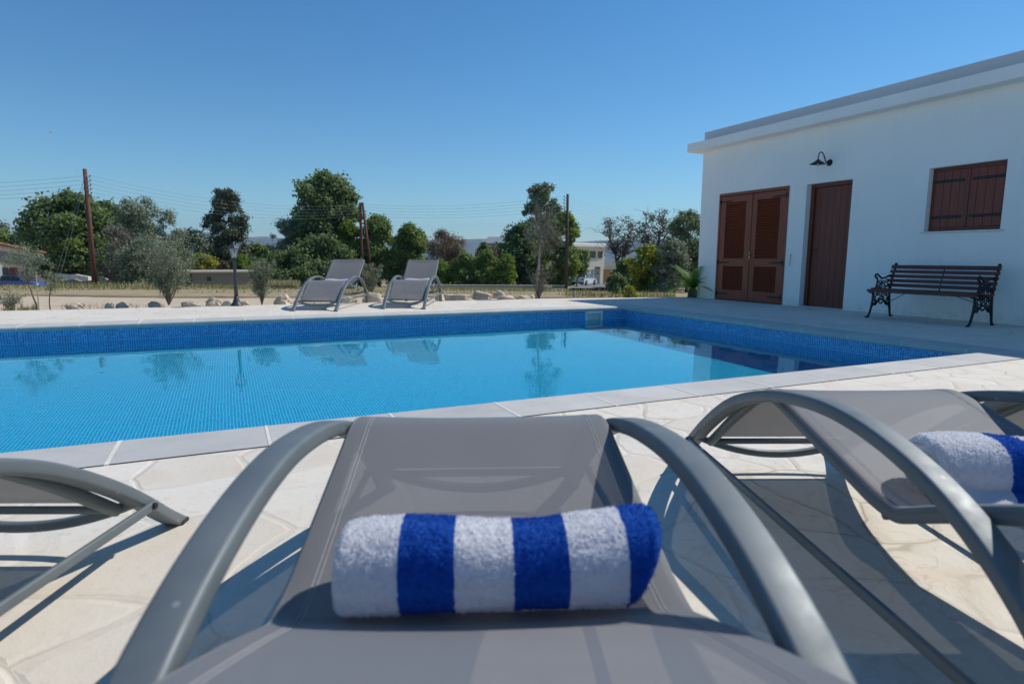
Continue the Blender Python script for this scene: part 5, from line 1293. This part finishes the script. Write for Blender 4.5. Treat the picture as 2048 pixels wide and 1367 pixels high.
# ================================================================== DRY GRASS AND WEEDS
def grass(name, label, spots, n, h, mat, seed, wid=.03):
    g = np.random.default_rng(seed); idx = g.integers(0, len(spots), n); S = np.array(spots, float)
    u = S[idx, 0]+(S[idx, 1]-S[idx, 0])*g.random(n); Y = S[idx, 2]+(S[idx, 3]-S[idx, 2])*g.random(n)**1.3
    tuft = np.sin(u*.35+Y*.9)*np.sin(u*.11-Y*1.7)+.5*np.sin(u*.9+Y*.3)
    keep = tuft+g.normal(size=n)*.6 > -.2; u, Y = u[keep], Y[keep]; n = len(u); tuft = tuft[keep]
    X = (u-1024)/F_PX*Y; Z = np.array([gz(y_, x_) for y_, x_ in zip(Y, X)])-.03
    hh_ = h*(.35+.8*g.random(n))*(1+.35*tuft)*S[idx[keep], 4]; a = g.random(n)*2*math.pi; ln = .45*g.random(n)*hh_
    w_ = wid*(.6+.8*g.random(n))*np.maximum(.5, Y/30)
    P = np.stack([X, Y, Z], 1); sdv = np.stack([np.cos(a), np.sin(a), a*0], 1); lean = np.stack([np.cos(a+1.3)*ln, np.sin(a+1.3)*ln, hh_], 1)
    q = np.stack([P-sdv*w_[:, None], P+sdv*w_[:, None], P+lean], 1).reshape(-1, 3)
    return tag(mk(name, q, np.arange(n*3, dtype=np.int32).reshape(n, 3), mat), label, 'grass', kind='stuff')
L_STRAW = mat_leaf('straw_grass', [(.26, .21, .10), (.38, .32, .17), (.48, .41, .24), (.30, .20, .12)], .8, .2)
L_WEED = mat_leaf('green_weeds', [(.14, .14, .06), (.22, .21, .09), (.32, .28, .13), (.26, .19, .11)], .8, .2)
grass('dry_grass', 'straw coloured dry grass covering the field', [(-150, 560, 26, 52, 1), (560, 1140, 30, 50, .9), (-100, 1250, 24, 32, .6), (540, 600, 38, 46, 3.4), (1120, 1340, 20, 36, .5), (600, 1000, 24, 32, .6)], 40000, .13, L_STRAW, 3)
grass('green_weeds', 'greener weeds scattered through the dry grass', [(0, 560, 30, 44, 1), (100, 320, 30, 42, 1.8), (860, 1100, 30, 46, 1), (1130, 1350, 19, 34, 1.2), (380, 520, 36, 44, 1.4)], 11000, .17, L_WEED, 4)
grass('edge_weeds', 'low weeds between the boulders along the terrace', [(0, 70, 10.2, 10.9, 1.2), (120, 300, 10.6, 12, .7), (560, 640, 12, 13.2, .7), (820, 1100, 13, 15, .6), (1100, 1390, 13.6, 16, .8)], 5000, .10, L_WEED, 5, .012)
# tiny bird high in the sky at the left
p = at(104, 265, 90)
bd = MB(); bd.lathe([(.005, -.34), (.05, -.2), (.09, 0), (.07, .16), (.02, .3)], 10); bd.xf(Matrix.Rotation(R_(90), 4, 'Y'))
bd.add([(-.08, .03, .02), (.10, .03, .02), (.02, .5, .10), (-.10, .50, .10), (-.22, .9, .02), (-.24, .88, .02)], [(0, 1, 2, 3), (3, 2, 4, 5)]); bd.add([(-.08, -.03, .02), (.10, -.03, .02), (.02, -.5, .10), (-.10, -.50, .10), (-.22, -.9, .02), (-.24, -.88, .02)], [(3, 2, 1, 0), (5, 4, 2, 3)])
o = bd.build('flying_bird', simple('white_feather', (.8, .8, .8), .7), loc=p, auto=60); tag(o, 'tiny white bird gliding high in the blue sky at the left', 'bird')

# ================================================================== AIR
hz = MB().box((-12000, -120, -70), (12000, 8050, 420)).build('haze', None)
mh = bpy.data.materials.new('thin_haze'); mh.use_nodes = True; nh = mh.node_tree; nh.nodes.remove(nh.nodes['Principled BSDF'])
pv = nh.nodes.new('ShaderNodeVolumePrincipled'); pv.inputs['Density'].default_value = 1.1e-4; pv.inputs['Color'].default_value = (.48, .70, 1, 1); pv.inputs['Anisotropy'].default_value = .0
nh.links.new(pv.outputs[0], nh.nodes['Material Output'].inputs['Volume']); hz.data.materials.append(mh)
tag(hz, 'thin blue summer haze in front of the far hills', 'haze', kind='stuff')
